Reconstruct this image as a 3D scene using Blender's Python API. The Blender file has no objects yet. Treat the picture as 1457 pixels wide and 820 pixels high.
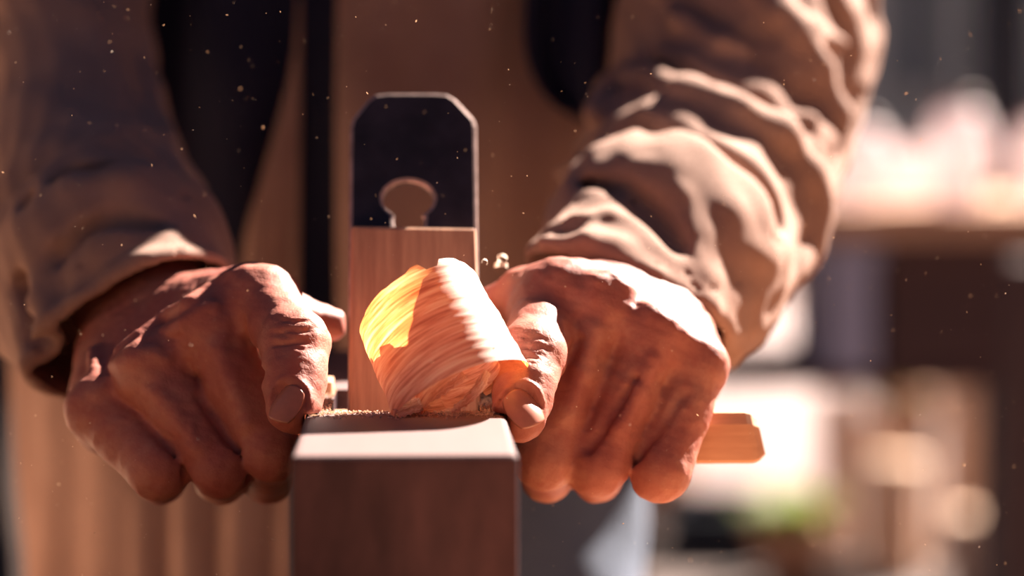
import bpy, bmesh, math, random
import numpy as np
from mathutils import Vector, Matrix, noise as mnoise

random.seed(7)
rng = np.random.default_rng(11)
SC = bpy.context.scene
COL = SC.collection
Z0 = 0.85                       # height of the plane's top face above the ground
FPX = 3750.0                    # focal length in pixels of the 1457 px wide frame

# ------------------------------------------------------------------ camera
YAW = math.atan((728.5 - 584) / FPX)
PITCH = math.atan((410 - 150) / FPX)
CAM = np.array([0.0018, -0.75, Z0 + 0.10])
FW = np.array([math.sin(YAW) * math.cos(PITCH), math.cos(YAW) * math.cos(PITCH), -math.sin(PITCH)])
RT = np.array([math.cos(YAW), -math.sin(YAW), 0.0])
UP = np.cross(RT, FW)

def ray(px, py):
    d = FW + RT * ((px - 728.5) / FPX) + UP * (-(py - 410) / FPX)
    return d

def P(px, py, Y):
    """point seen at (px, py) at depth Y millimetres behind the plane's front face"""
    d = ray(px, py)
    t = (Y * 0.001 - CAM[1]) / d[1]
    return CAM + d * t

def W(x, y, z):
    """millimetres relative to the front top edge of the plane"""
    return np.array([x * .001, y * .001, Z0 + z * .001])

cam_data = bpy.data.cameras.new('camera')
cam = bpy.data.objects.new('camera', cam_data)
COL.objects.link(cam)
cam.location = CAM
R = Matrix((RT, UP, -FW)).transposed()
cam.rotation_euler = R.to_euler()
cam_data.sensor_width = 36.0
cam_data.lens = FPX * 36.0 / 1457.0
cam_data.clip_start = 0.02
cam_data.clip_end = 200
cam_data.dof.use_dof = True
cam_data.dof.focus_distance = 0.862
cam_data.dof.aperture_fstop = 4.2
cam_data.dof.aperture_blades = 0
SC.camera = cam

SC.view_settings.view_transform = 'Standard'
SC.view_settings.look = 'None'
SC.view_settings.gamma = 1.0
SC.view_settings.exposure = 0.0
SC.view_settings.use_curve_mapping = False

# ------------------------------------------------------------------ object helpers
def link(name, me, mat=None, parent=None, smooth=True):
    o = bpy.data.objects.new(name, me)
    COL.objects.link(o)
    if mat:
        me.materials.append(mat)
    if smooth and len(me.polygons):
        me.polygons.foreach_set('use_smooth', np.ones(len(me.polygons), dtype=bool))
    if parent:
        o.parent = parent
        o.matrix_parent_inverse = Matrix.Translation(-parent.location) if parent.parent is None else Matrix.Identity(4)
    return o

def thing(name, label, cat, loc=(0, 0, 0), group=None):
    o = bpy.data.objects.new(name, None)
    COL.objects.link(o)
    o.empty_display_size = 0.05
    o.location = Vector([float(v) for v in loc])
    return tag(o, label, cat, group)

def tag(o, label, cat, group=None, kind=None):
    o['label'] = label
    o['category'] = cat
    if group:
        o['group'] = group
    if kind:
        o['kind'] = kind
    return o

def struct(o):
    o['kind'] = 'structure'
    return o

def mesh_from(verts, faces, name='m'):
    me = bpy.data.meshes.new(name)
    me.from_pydata([tuple(map(float, v)) for v in verts], [], [tuple(map(int, f)) for f in faces])
    me.update()
    return me

def np_mesh(verts, quads, name='m'):
    me = bpy.data.meshes.new(name)
    n, m = len(verts), len(quads)
    me.vertices.add(n)
    me.vertices.foreach_set('co', np.asarray(verts, dtype=np.float32).ravel())
    me.loops.add(m * 4)
    me.loops.foreach_set('vertex_index', np.asarray(quads, dtype=np.int32).ravel())
    me.polygons.add(m)
    me.polygons.foreach_set('loop_start', np.arange(0, m * 4, 4, dtype=np.int32))
    me.update(calc_edges=True)
    me.validate()
    return me

def bm_mesh(bm, name='m'):
    me = bpy.data.meshes.new(name)
    bm.normal_update()
    bm.to_mesh(me)
    bm.free()
    return me

def add_box(bm, x0, x1, y0, y1, z0, z1, bevel=0.0, seg=2, M=None):
    vs = [bm.verts.new((x, y, z)) for x in (x0, x1) for y in (y0, y1) for z in (z0, z1)]
    idx = [(0, 1, 3, 2), (4, 6, 7, 5), (0, 4, 5, 1), (2, 3, 7, 6), (0, 2, 6, 4), (1, 5, 7, 3)]
    fs = [bm.faces.new([vs[i] for i in f]) for f in idx]
    if M is not None:
        for v in vs:
            v.co = M @ v.co
    if bevel > 0:
        es = list({e for f in fs for e in f.edges})
        bmesh.ops.bevel(bm, geom=es, offset=bevel, segments=seg, profile=0.6, affect='EDGES')
    return fs

def box_obj(name, b, mat, parent=None, bevel=0.003, M=None):
    bm = bmesh.new()
    add_box(bm, *b, bevel=bevel, M=M)
    return link(name, bm_mesh(bm), mat, parent, smooth=False)

def lathe(bm, prof, n=32, M=None, cx=0, cy=0):
    """prof: list of (r, z)"""
    rings = []
    for r, z in prof:
        if r < 1e-6:
            rings.append([bm.verts.new((cx, cy, z))])
        else:
            rings.append([bm.verts.new((cx + r * math.cos(2 * math.pi * i / n), cy + r * math.sin(2 * math.pi * i / n), z)) for i in range(n)])
    for a, b in zip(rings[:-1], rings[1:]):
        for i in range(n):
            j = (i + 1) % n
            if len(a) == 1 and len(b) == 1:
                continue
            if len(a) == 1:
                bm.faces.new((a[0], b[i], b[j]))
            elif len(b) == 1:
                bm.faces.new((a[i], b[0], a[j]))
            else:
                bm.faces.new((a[i], b[i], b[j], a[j]))
    if M is not None:
        for rg in rings:
            for v in rg:
                v.co = M @ v.co

def tube(bm, pts, rad, n=8):
    pts = [Vector([float(c) for c in p]) for p in pts]
    rings = []
    t_prev = None
    side = None
    for i, p in enumerate(pts):
        t = (pts[min(i + 1, len(pts) - 1)] - pts[max(i - 1, 0)]).normalized()
        if side is None:
            side = t.orthogonal().normalized()
        side = (side - t * side.dot(t)).normalized()
        up = t.cross(side)
        r = rad[i] if hasattr(rad, '__len__') else rad
        rings.append([bm.verts.new(p + (side * math.cos(a) + up * math.sin(a)) * r) for a in [2 * math.pi * k / n for k in range(n)]])
    for a, b in zip(rings[:-1], rings[1:]):
        for k in range(n):
            bm.faces.new((a[k], a[(k + 1) % n], b[(k + 1) % n], b[k]))
    bm.faces.new(rings[0][::-1])
    bm.faces.new(rings[-1])

# ------------------------------------------------------------------ materials
def new_mat(name):
    m = bpy.data.materials.new(name)
    m.use_nodes = True
    nt = m.node_tree
    nt.nodes.clear()
    return m, nt

def N(nt, typ, **kw):
    n = nt.nodes.new(typ)
    for k, v in kw.items():
        if k in n.inputs:
            n.inputs[k].default_value = v
        else:
            setattr(n, k, v)
    return n

def ramp(nt, stops):
    r = nt.nodes.new('ShaderNodeValToRGB')
    cr = r.color_ramp
    while len(cr.elements) < len(stops):
        cr.elements.new(0.5)
    for e, (p, c) in zip(cr.elements, stops):
        e.position = p
        e.color = (*c, 1.0)
    return r

def mapping(nt, scale=(1, 1, 1), rot=(0, 0, 0), loc=(0, 0, 0)):
    tc = nt.nodes.new('ShaderNodeTexCoord')
    mp = nt.nodes.new('ShaderNodeMapping')
    mp.inputs['Scale'].default_value = scale
    mp.inputs['Rotation'].default_value = rot
    mp.inputs['Location'].default_value = loc
    nt.links.new(tc.outputs['Object'], mp.inputs['Vector'])
    return mp

def wood_mat(name, dark, light, scale=(1, 1, 1), rot=(0, 0, 0), rough=0.6, bump=0.15, fine=120.0, spec=0.3, loc=(0, 0, 0)):
    m, nt = new_mat(name)
    mp = mapping(nt, scale, rot, loc)
    n1 = N(nt, 'ShaderNodeTexNoise', Scale=6.0, Detail=6.0, Roughness=0.6, Distortion=0.6)
    n2 = N(nt, 'ShaderNodeTexNoise', Scale=fine, Detail=4.0, Roughness=0.7)
    nt.links.new(mp.outputs[0], n1.inputs['Vector'])
    nt.links.new(mp.outputs[0], n2.inputs['Vector'])
    mx = N(nt, 'ShaderNodeMix', data_type='FLOAT')
    mx.inputs[0].default_value = 0.45
    nt.links.new(n1.outputs['Fac'], mx.inputs[2])
    nt.links.new(n2.outputs['Fac'], mx.inputs[3])
    mid = tuple((a + b) / 2 for a, b in zip(dark, light))
    r = ramp(nt, [(0.36, dark), (0.5, mid), (0.64, light)])
    nt.links.new(mx.outputs[0], r.inputs[0])
    b = N(nt, 'ShaderNodeBsdfPrincipled', Roughness=rough)
    b.inputs['Specular IOR Level'].default_value = spec
    nt.links.new(r.outputs[0], b.inputs['Base Color'])
    bp = N(nt, 'ShaderNodeBump', Strength=bump, Distance=0.0006)
    nt.links.new(mx.outputs[0], bp.inputs['Height'])
    nt.links.new(bp.outputs[0], b.inputs['Normal'])
    o = N(nt, 'ShaderNodeOutputMaterial')
    nt.links.new(b.outputs[0], o.inputs[0])
    return m

def plain_mat(name, col, rough=0.7, var=0.25, nscale=8.0, spec=0.3, metallic=0.0, bump=0.0, trans=0.0):
    m, nt = new_mat(name)
    mp = mapping(nt)
    n1 = N(nt, 'ShaderNodeTexNoise', Scale=nscale, Detail=5.0, Roughness=0.6)
    nt.links.new(mp.outputs[0], n1.inputs['Vector'])
    r = ramp(nt, [(0.3, tuple(c * (1 - var) for c in col)), (0.7, tuple(min(1, c * (1 + var)) for c in col))])
    nt.links.new(n1.outputs['Fac'], r.inputs[0])
    b = N(nt, 'ShaderNodeBsdfPrincipled', Roughness=rough, Metallic=metallic)
    b.inputs['Specular IOR Level'].default_value = spec
    nt.links.new(r.outputs[0], b.inputs['Base Color'])
    if bump:
        bp = N(nt, 'ShaderNodeBump', Strength=bump, Distance=0.002)
        nt.links.new(n1.outputs['Fac'], bp.inputs['Height'])
        nt.links.new(bp.outputs[0], b.inputs['Normal'])
    o = N(nt, 'ShaderNodeOutputMaterial')
    last = b.outputs[0]
    if trans > 0:
        tr = N(nt, 'ShaderNodeBsdfTranslucent')
        nt.links.new(r.outputs[0], tr.inputs['Color'])
        ms = N(nt, 'ShaderNodeMixShader')
        ms.inputs[0].default_value = trans
        nt.links.new(b.outputs[0], ms.inputs[1])
        nt.links.new(tr.outputs[0], ms.inputs[2])
        last = ms.outputs[0]
    nt.links.new(last, o.inputs[0])
    return m

def cloth_mat(name, dark, light, weave=900.0, bump=0.25, rough=0.9, nscale=14.0, trans=0.0):
    m, nt = new_mat(name)
    mp = mapping(nt)
    n1 = N(nt, 'ShaderNodeTexNoise', Scale=nscale, Detail=6.0, Roughness=0.65)
    n2 = N(nt, 'ShaderNodeTexNoise', Scale=weave, Detail=2.0)
    w = N(nt, 'ShaderNodeTexWave', Scale=weave * .6, Distortion=1.0, wave_type='BANDS', bands_direction='DIAGONAL')
    for n in (n1, n2, w):
        nt.links.new(mp.outputs[0], n.inputs['Vector'])
    mx = N(nt, 'ShaderNodeMix', data_type='FLOAT')
    mx.inputs[0].default_value = 0.3
    nt.links.new(n1.outputs['Fac'], mx.inputs[2])
    nt.links.new(n2.outputs['Fac'], mx.inputs[3])
    r = ramp(nt, [(0.35, dark), (0.65, light)])
    nt.links.new(mx.outputs[0], r.inputs[0])
    b = N(nt, 'ShaderNodeBsdfPrincipled', Roughness=rough)
    b.inputs['Specular IOR Level'].default_value = 0.15
    b.inputs['Sheen Weight'].default_value = 0.5
    b.inputs['Sheen Roughness'].default_value = 0.5
    nt.links.new(r.outputs[0], b.inputs['Base Color'])
    nt.links.new(r.outputs[0], b.inputs['Sheen Tint'])
    bp = N(nt, 'ShaderNodeBump', Strength=bump, Distance=0.0004)
    nt.links.new(w.outputs['Fac'], bp.inputs['Height'])
    nt.links.new(bp.outputs[0], b.inputs['Normal'])
    last = b.outputs[0]
    if trans > 0:
        tr = N(nt, 'ShaderNodeBsdfTranslucent')
        nt.links.new(r.outputs[0], tr.inputs['Color'])
        ms = N(nt, 'ShaderNodeMixShader')
        ms.inputs[0].default_value = trans
        nt.links.new(last, ms.inputs[1])
        nt.links.new(tr.outputs[0], ms.inputs[2])
        last = ms.outputs[0]
    o = N(nt, 'ShaderNodeOutputMaterial')
    nt.links.new(last, o.inputs[0])
    return m

def skin_mat():
    m, nt = new_mat('weathered_skin')
    mp = mapping(nt)
    big = N(nt, 'ShaderNodeTexNoise', Scale=38.0, Detail=5.0, Roughness=0.6)
    small = N(nt, 'ShaderNodeTexNoise', Scale=420.0, Detail=5.0, Roughness=0.7)
    vor = N(nt, 'ShaderNodeTexVoronoi', Scale=620.0, feature='DISTANCE_TO_EDGE')
    mp2 = mapping(nt, (1, 1, 1))
    dis = N(nt, 'ShaderNodeMix', data_type='VECTOR')
    dis.inputs[0].default_value = 0.02
    nt.links.new(mp.outputs[0], dis.inputs[4])
    nt.links.new(small.outputs['Color'], dis.inputs[5])
    for n in (big, small):
        nt.links.new(mp.outputs[0], n.inputs['Vector'])
    nt.links.new(mp2.outputs[0], vor.inputs['Vector'])
    r = ramp(nt, [(0.28, (0.28, 0.066, 0.052)), (0.5, (0.38, 0.125, 0.09)), (0.72, (0.50, 0.235, 0.16))])
    mx = N(nt, 'ShaderNodeMix', data_type='FLOAT')
    mx.inputs[0].default_value = 0.25
    nt.links.new(big.outputs['Fac'], mx.inputs[2])
    nt.links.new(small.outputs['Fac'], mx.inputs[3])
    nt.links.new(mx.outputs[0], r.inputs[0])
    b = N(nt, 'ShaderNodeBsdfPrincipled', Roughness=0.55)
    b.inputs['Specular IOR Level'].default_value = 0.35
    b.inputs['Subsurface Weight'].default_value = 0.12
    b.inputs['Subsurface Radius'].default_value = (1.0, 0.3, 0.15)
    b.inputs['Subsurface Scale'].default_value = 0.004
    nt.links.new(r.outputs[0], b.inputs['Base Color'])
    add = N(nt, 'ShaderNodeMath', operation='MULTIPLY_ADD')
    add.inputs[1].default_value = 1.3
    mn = N(nt, 'ShaderNodeMath', operation='MINIMUM')
    mn.inputs[1].default_value = 0.25
    nt.links.new(vor.outputs['Distance'], mn.inputs[0])
    nt.links.new(mn.outputs[0], add.inputs[0])
    nt.links.new(small.outputs['Fac'], add.inputs[2])
    bp = N(nt, 'ShaderNodeBump', Strength=0.30, Distance=0.0004)
    nt.links.new(add.outputs[0], bp.inputs['Height'])
    nt.links.new(bp.outputs[0], b.inputs['Normal'])
    o = N(nt, 'ShaderNodeOutputMaterial')
    nt.links.new(b.outputs[0], o.inputs[0])
    return m

def shaving_mat():
    m, nt = new_mat('thin_wood_shaving')
    tc = nt.nodes.new('ShaderNodeTexCoord')
    mp = nt.nodes.new('ShaderNodeMapping')
    mp.inputs['Scale'].default_value = (1.2, 18.0, 1.0)     # u runs along the grain
    nt.links.new(tc.outputs['UV'], mp.inputs['Vector'])
    n1 = N(nt, 'ShaderNodeTexNoise', Scale=1.6, Detail=7.0, Roughness=0.62, Distortion=0.4)
    nt.links.new(mp.outputs[0], n1.inputs['Vector'])
    r = ramp(nt, [(0.3, (0.34, 0.16, 0.10)), (0.45, (0.64, 0.44, 0.35)), (0.6, (0.84, 0.71, 0.62))])
    nt.links.new(n1.outputs['Fac'], r.inputs[0])
    r2 = ramp(nt, [(0.32, (0.45, 0.07, 0.015)), (0.5, (0.82, 0.29, 0.07)), (0.66, (0.94, 0.62, 0.28))])
    nt.links.new(n1.outputs['Fac'], r2.inputs[0])
    b = N(nt, 'ShaderNodeBsdfPrincipled', Roughness=0.55)
    nt.links.new(r.outputs[0], b.inputs['Base Color'])
    tr = N(nt, 'ShaderNodeBsdfTranslucent')
    nt.links.new(r2.outputs[0], tr.inputs['Color'])
    bp = N(nt, 'ShaderNodeBump', Strength=0.25, Distance=0.0003)
    nt.links.new(n1.outputs['Fac'], bp.inputs['Height'])
    nt.links.new(bp.outputs[0], b.inputs['Normal'])
    ms = N(nt, 'ShaderNodeMixShader')
    ms.inputs[0].default_value = 0.42
    nt.links.new(b.outputs[0], ms.inputs[1])
    nt.links.new(tr.outputs[0], ms.inputs[2])
    o = N(nt, 'ShaderNodeOutputMaterial')
    nt.links.new(ms.outputs[0], o.inputs[0])
    return m

M = {}
M['skin'] = skin_mat()
M['nail'] = plain_mat('fingernail', (0.52, 0.21, 0.145), rough=0.28, var=0.22, nscale=90, spec=0.5, trans=.15)
M['plane_wood'] = wood_mat('dark_plane_wood', (0.018, 0.007, 0.012), (0.085, 0.038, 0.044), scale=(1.6, 0.15, .5), rot=(0, 0.5, 0), rough=0.6, fine=60, bump=0.25, spec=.15, loc=(1.3, 0, .4))
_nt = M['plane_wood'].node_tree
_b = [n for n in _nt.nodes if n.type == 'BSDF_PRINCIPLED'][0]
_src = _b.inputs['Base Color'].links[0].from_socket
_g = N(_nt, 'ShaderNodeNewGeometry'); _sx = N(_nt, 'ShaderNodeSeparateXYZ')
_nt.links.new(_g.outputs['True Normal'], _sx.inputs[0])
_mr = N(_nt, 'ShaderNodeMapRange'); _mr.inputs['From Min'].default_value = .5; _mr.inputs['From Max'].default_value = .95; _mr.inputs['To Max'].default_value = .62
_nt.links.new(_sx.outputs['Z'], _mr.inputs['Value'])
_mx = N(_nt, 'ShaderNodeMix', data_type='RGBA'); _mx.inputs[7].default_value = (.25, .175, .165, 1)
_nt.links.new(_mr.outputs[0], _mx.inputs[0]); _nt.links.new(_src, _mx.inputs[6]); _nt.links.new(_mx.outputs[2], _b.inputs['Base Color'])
M['wedge_wood'] = wood_mat('brown_wedge_wood', (0.40, 0.19, 0.12), (0.76, 0.43, 0.27), scale=(2.6, .2, .2), rough=0.55, fine=110)
M['bar_wood'] = wood_mat('red_bar_wood', (0.50, 0.23, 0.13), (0.78, 0.44, 0.27), scale=(0.3, 3, 3), rough=0.5, fine=60)
M['iron'] = plain_mat('old_dark_iron', (0.030, 0.024, 0.034), rough=0.45, var=0.5, nscale=60, spec=0.5, metallic=0.35, bump=0.15)
M['iron_edge'] = plain_mat('rim_lit_iron_edge', (0.42, 0.30, 0.27), rough=0.4, var=0.3, nscale=200, metallic=0.5)  # lighter colour for the bevel faces, a rim light painted on
M['shaving'] = shaving_mat()
M['jacket'] = cloth_mat('tan_canvas', (0.25, 0.148, 0.115), (0.36, 0.23, 0.182), weave=700)
M['jacket_seam'] = cloth_mat('tan_thread', (0.42, 0.30, 0.23), (0.5, 0.36, 0.28), weave=900)
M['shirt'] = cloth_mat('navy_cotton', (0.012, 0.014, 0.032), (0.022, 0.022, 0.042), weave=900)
M['jeans'] = cloth_mat('grey_blue_denim', (0.085, 0.10, 0.14), (0.13, 0.15, 0.19), weave=800)
M['hair'] = plain_mat('dark_hair', (0.03, 0.02, 0.018), rough=0.5, nscale=100)
M['boot'] = plain_mat('brown_boot_leather', (0.12, 0.07, 0.05), rough=0.5)
M['bench'] = wood_mat('workbench_planks', (0.25, 0.125, 0.063), (0.38, 0.21, 0.11), scale=(3, .4, 3), rough=0.6, fine=30)
M['board'] = wood_mat('planed_board', (0.60, 0.36, 0.20), (0.78, 0.52, 0.33), scale=(8, .5, 8), rough=0.5, fine=30)
M['plank_b'] = wood_mat('sawn_plank', (0.55, 0.33, 0.22), (0.82, 0.56, 0.40), scale=(2, 2, .3), rough=.7, fine=20)
M['bounce_fence'] = wood_mat('pale_bounce_planks', (0.50, 0.32, 0.21), (0.70, 0.49, 0.34), scale=(4, 4, .4), rough=.7, fine=20)  # planks of the unseen fence added as a reflector
M['dust'] = plain_mat('wood_dust', (0.85, 0.70, 0.56), rough=0.8, var=0.1, nscale=50, trans=0.3)

# ------------------------------------------------------------------ implicit surfaces
BIG = 0.03
class Grid:
    def __init__(s, xs, ys, zs):
        s.ax = [np.asarray(a, dtype=np.float64) for a in (xs, ys, zs)]
        s.F = np.full([len(a) for a in s.ax], BIG, dtype=np.float32)
    def sub(s, lo, hi):
        sl = []
        for a, l, h in zip(s.ax, lo, hi):
            i0 = max(0, np.searchsorted(a, l) - 2)
            i1 = min(len(a), np.searchsorted(a, h) + 2)
            if i1 - i0 < 1:
                return None, None
            sl.append(slice(int(i0), int(i1)))
        g = (s.ax[0][sl[0]].astype(np.float32)[:, None, None], s.ax[1][sl[1]].astype(np.float32)[None, :, None], s.ax[2][sl[2]].astype(np.float32)[None, None, :])
        return tuple(sl), g

def smin(a, b, k):
    if k <= 0:
        return np.minimum(a, b)
    h = np.maximum(k - np.abs(a - b), 0) / k
    return np.minimum(a, b) - h * h * k * 0.25

def sd_cap(g, a, b, ra, rb):
    """round cone (linear radius)"""
    ax, ay, az = map(float, a)
    d = np.asarray(b, float) - np.asarray(a, float)
    L2 = float(d @ d) + 1e-12
    px, py, pz = g[0] - ax, g[1] - ay, g[2] - az
    t = np.clip((px * float(d[0]) + py * float(d[1]) + pz * float(d[2])) / L2, 0, 1)
    q = np.sqrt((px - t * float(d[0])) ** 2 + (py - t * float(d[1])) ** 2 + (pz - t * float(d[2])) ** 2)
    return q - (ra + (rb - ra) * t)

def sd_ell(g, c, r, Rm=None):
    p = [g[i] - float(c[i]) for i in range(3)]
    if Rm is not None:
        p = [p[0] * float(Rm[i][0]) + p[1] * float(Rm[i][1]) + p[2] * float(Rm[i][2]) for i in range(3)]
    k0 = np.sqrt((p[0] / r[0]) ** 2 + (p[1] / r[1]) ** 2 + (p[2] / r[2]) ** 2)
    return (k0 - 1) * min(r)

def chain(G, pts, rads, k, kk, m=0.006):
    """chain of round cones as one group, blended into G with kk"""
    pts = [np.asarray(p, float) for p in pts]
    lo = np.min([p - r for p, r in zip(pts, rads)], axis=0) - kk - m
    hi = np.max([p + r for p, r in zip(pts, rads)], axis=0) + kk + m
    sl, g = G.sub(lo, hi)
    if sl is None:
        return
    D = None
    for i in range(len(pts) - 1):
        d = sd_cap(g, pts[i], pts[i + 1], rads[i], rads[i + 1])
        D = d if D is None else smin(D, d, k)
    G.F[sl] = smin(G.F[sl], D.astype(np.float32), kk)

def eval_caps(caps, p):
    g = (np.float64(p[0]), np.float64(p[1]), np.float64(p[2]))
    return min(float(sd_cap(g, a, b, ra, rb)) for a, b, ra, rb in caps)

def chain_caps(pts, rads):
    return [(pts[i], pts[i + 1], rads[i], rads[i + 1]) for i in range(len(pts) - 1)]

def onsurf(caps, px, py, inset=0.0):
    d = ray(px, py)
    d = d / np.linalg.norm(d)
    t = 0.6
    best = (9, 0.9)
    for _ in range(90):
        p = CAM + d * t
        v = eval_caps(caps, p)
        if v < best[0]:
            best = (v, t)
        if v < 0.0002 or t > 1.8:
            break
        t += max(v * 0.9, 0.0003)
    return CAM + d * (best[1] + inset)

def surface_nets(G, iters=0):
    F = G.F
    S = F < 0
    nx, ny, nz = F.shape
    c = S[:-1, :-1, :-1].astype(np.int8)
    tot = np.zeros((nx - 1, ny - 1, nz - 1), dtype=np.int8)
    offs = [(i, j, k) for i in (0, 1) for j in (0, 1) for k in (0, 1)]
    for o in offs:
        tot += S[o[0]:nx - 1 + o[0], o[1]:ny - 1 + o[1], o[2]:nz - 1 + o[2]]
    act = np.argwhere((tot > 0) & (tot < 8))
    idx = np.full(tot.shape, -1, dtype=np.int32)
    idx[act[:, 0], act[:, 1], act[:, 2]] = np.arange(len(act))
    acc = np.zeros((len(act), 3))
    cnt = np.zeros(len(act))
    for a in offs:
        for ax in range(3):
            if a[ax] == 1:
                continue
            b = list(a)
            b[ax] = 1
            va = F[act[:, 0] + a[0], act[:, 1] + a[1], act[:, 2] + a[2]].astype(np.float64)
            vb = F[act[:, 0] + b[0], act[:, 1] + b[1], act[:, 2] + b[2]].astype(np.float64)
            cr = (va < 0) != (vb < 0)
            t = np.where(cr, va / np.where(cr, va - vb, 1), 0)
            p = np.tile(np.array(a, float), (len(act), 1))
            p[:, ax] += t
            acc[cr] += p[cr]
            cnt[cr] += 1
    pos = act + acc / cnt[:, None]
    V = np.stack([np.interp(pos[:, i], np.arange(len(G.ax[i])), G.ax[i]) for i in range(3)], axis=1)
    Q = []
    for ax in range(3):
        u, v = (ax + 1) % 3, (ax + 2) % 3
        s0 = [slice(1, -1)] * 3
        s1 = [slice(1, -1)] * 3
        s0[ax] = slice(0, F.shape[ax] - 1)
        s1[ax] = slice(1, F.shape[ax])
        A, B = S[tuple(s0)], S[tuple(s1)]
        e = np.argwhere(A != B)
        inside = A[e[:, 0], e[:, 1], e[:, 2]]
        base = e.copy()
        for q in range(3):
            if q != ax:
                base[:, q] += 1
        def cell(du, dv):
            cc = base.copy()
            cc[:, u] += du
            cc[:, v] += dv
            return idx[cc[:, 0], cc[:, 1], cc[:, 2]]
        q = np.stack([cell(-1, -1), cell(0, -1), cell(0, 0), cell(-1, 0)], axis=1)
        q[~inside] = q[~inside][:, ::-1]
        Q.append(q)
    Q = np.concatenate(Q)
    Q = Q[(Q >= 0).all(axis=1)]
    for _ in range(iters):
        sm = np.zeros_like(V)
        n = np.zeros(len(V))
        for k in range(4):
            a, b = Q[:, k], Q[:, (k + 1) % 4]
            for i in range(3):
                sm[:, i] += np.bincount(a, V[b, i], len(V)) + np.bincount(b, V[a, i], len(V))
            n += np.bincount(a, minlength=len(V)) + np.bincount(b, minlength=len(V))
        V = V * 0.5 + 0.5 * sm / np.maximum(n, 1)[:, None]
    return V, Q

def graded(lo, f0, f1, hi, step, grow=1.12, mx=0.012):
    a = list(np.arange(f0, f1 + step * .5, step))
    s, x = step, a[-1]
    while x < hi:
        s = min(s * grow, mx)
        x += s
        a.append(x)
    s, x = step, a[0]
    pre = []
    while x > lo:
        s = min(s * grow, mx)
        x -= s
        pre.append(x)
    return np.array(pre[::-1] + a)

def mm(*r):
    return [v * .001 for v in r]

# ------------------------------------------------------------------ the hand plane
BW = 32.6                    # half width of the block, mm
BH = 60.0                    # height of the block
BL = 330.0                   # length
MOUTH0, MOUTH1 = 106.0, 176.0    # opening in the top face
TH = math.radians(60)        # lean of the wedge face from the horizontal
plane = thing('hand_plane', 'dark wooden hand plane with upright iron and wedge, gripped on the narrow board', 'hand plane', W(0, 165, -BH))

def block_mesh():
    bm = bmesh.new()
    ow, zt, zb = BW * .001, Z0, Z0 - BH * .001
    a, b = MOUTH0 * .001, MOUTH1 * .001
    iw = 0.0245
    # solid block with a sloping throat: outer box minus throat, via boolean of bevelled box
    add_box(bm, -ow, ow, 0, BL * .001, zb, zt, bevel=0.0022, seg=3)
    return bm_mesh(bm)

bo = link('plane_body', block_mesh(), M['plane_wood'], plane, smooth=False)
# throat cutter
bm = bmesh.new()
vs = []
for x in (-0.0245, 0.0245):
    vs.append([bm.verts.new((x, y * .001, Z0 + z * .001)) for y, z in ((MOUTH0, 2), (MOUTH0 - .5, 0), (128, -22), (137, -50), (142, -50), (MOUTH1, 0), (MOUTH1, 2))])
n = len(vs[0])
for i in range(n):
    j = (i + 1) % n
    bm.faces.new((vs[0][i], vs[1][i], vs[1][j], vs[0][j]))
bm.faces.new(vs[0][::-1]); bm.faces.new(vs[1])
bmesh.ops.recalc_face_normals(bm, faces=bm.faces)
cut = bpy.data.objects.new('cut', bm_mesh(bm)); COL.objects.link(cut)
md = bo.modifiers.new('throat', 'BOOLEAN'); md.operation = 'DIFFERENCE'; md.object = cut; md.solver = 'EXACT'
bpy.context.view_layer.update()
dg = bpy.context.evaluated_depsgraph_get()
me2 = bpy.data.meshes.new_from_object(bo.evaluated_get(dg))
bo.modifiers.clear(); bo.data = me2
bpy.data.objects.remove(cut)

# outlines in the leaning plane: s across (mm), t up along the lean (mm); origin on the top face
def lean(s, t, off, y0=144.0):
    s = s + 2.8
    """off: distance in front of the leaning sheet (towards the camera), mm"""
    y = y0 + t * math.cos(TH) - off * math.sin(TH)
    z = t * math.sin(TH) + off * math.cos(TH)
    return W(s, y, z)

def lean_prism(outline, off0, off1, bevel, hole=None, y0=144.0, bmat=-1):
    bm = bmesh.new()
    v = [bm.verts.new(lean(s, t, off1, y0)) for s, t in outline]
    f = bm.faces.new(v)
    if hole:
        hv = [bm.verts.new(lean(s, t, off1, y0)) for s, t in hole]
        es = list(f.edges)
        he = [bm.edges.new((hv[i], hv[(i + 1) % len(hv)])) for i in range(len(hv))]
        bm.faces.remove(f)
        r = bmesh.ops.triangle_fill(bm, edges=es + he, use_beauty=True)
    geom = bm.faces[:]
    ret = bmesh.ops.extrude_face_region(bm, geom=geom)
    d = Vector(lean(0, 0, off0)) - Vector(lean(0, 0, off1))
    for e in ret['geom']:
        if isinstance(e, bmesh.types.BMVert):
            e.co += d
    bmesh.ops.recalc_face_normals(bm, faces=bm.faces)
    if bevel:
        es = [e for e in bm.edges if len(e.link_faces) == 2 and e.calc_face_angle(0) > 1.0]
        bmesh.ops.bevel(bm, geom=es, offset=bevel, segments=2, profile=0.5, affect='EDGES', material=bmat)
    return bm_mesh(bm)

# iron: rounded top corners, keyhole slot
IH = 121.0
iron_out = [(-22.5, -52), (22.5, -52), (22.8, IH - 14), (22.2, IH - 11), (15.5, IH - 2.5), (12.5, IH - .4), (8, IH), (-9, IH), (-13.5, IH - .6), (-16.5, IH - 3.0), (-22.0, IH - 11), (-22.8, IH - 15)]
hole = []
hc, hr = 77.5, 8.8
for k in range(0, 21):
    a = math.radians(-62 + 304 * k / 20)
    hole.append((-1.8 + hr * math.cos(a), hc + hr * .8 * math.sin(a)))
hole += [(-6.9, 70), (-6.6, 67), (-6.0, 63), (-5.8, 40), (3.0, 40), (3.2, 63), (3.6, 67), (3.7, 70)]
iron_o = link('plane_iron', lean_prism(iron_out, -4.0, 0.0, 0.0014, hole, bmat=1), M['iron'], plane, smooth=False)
iron_o.data.materials.append(M['iron_edge'])
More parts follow.
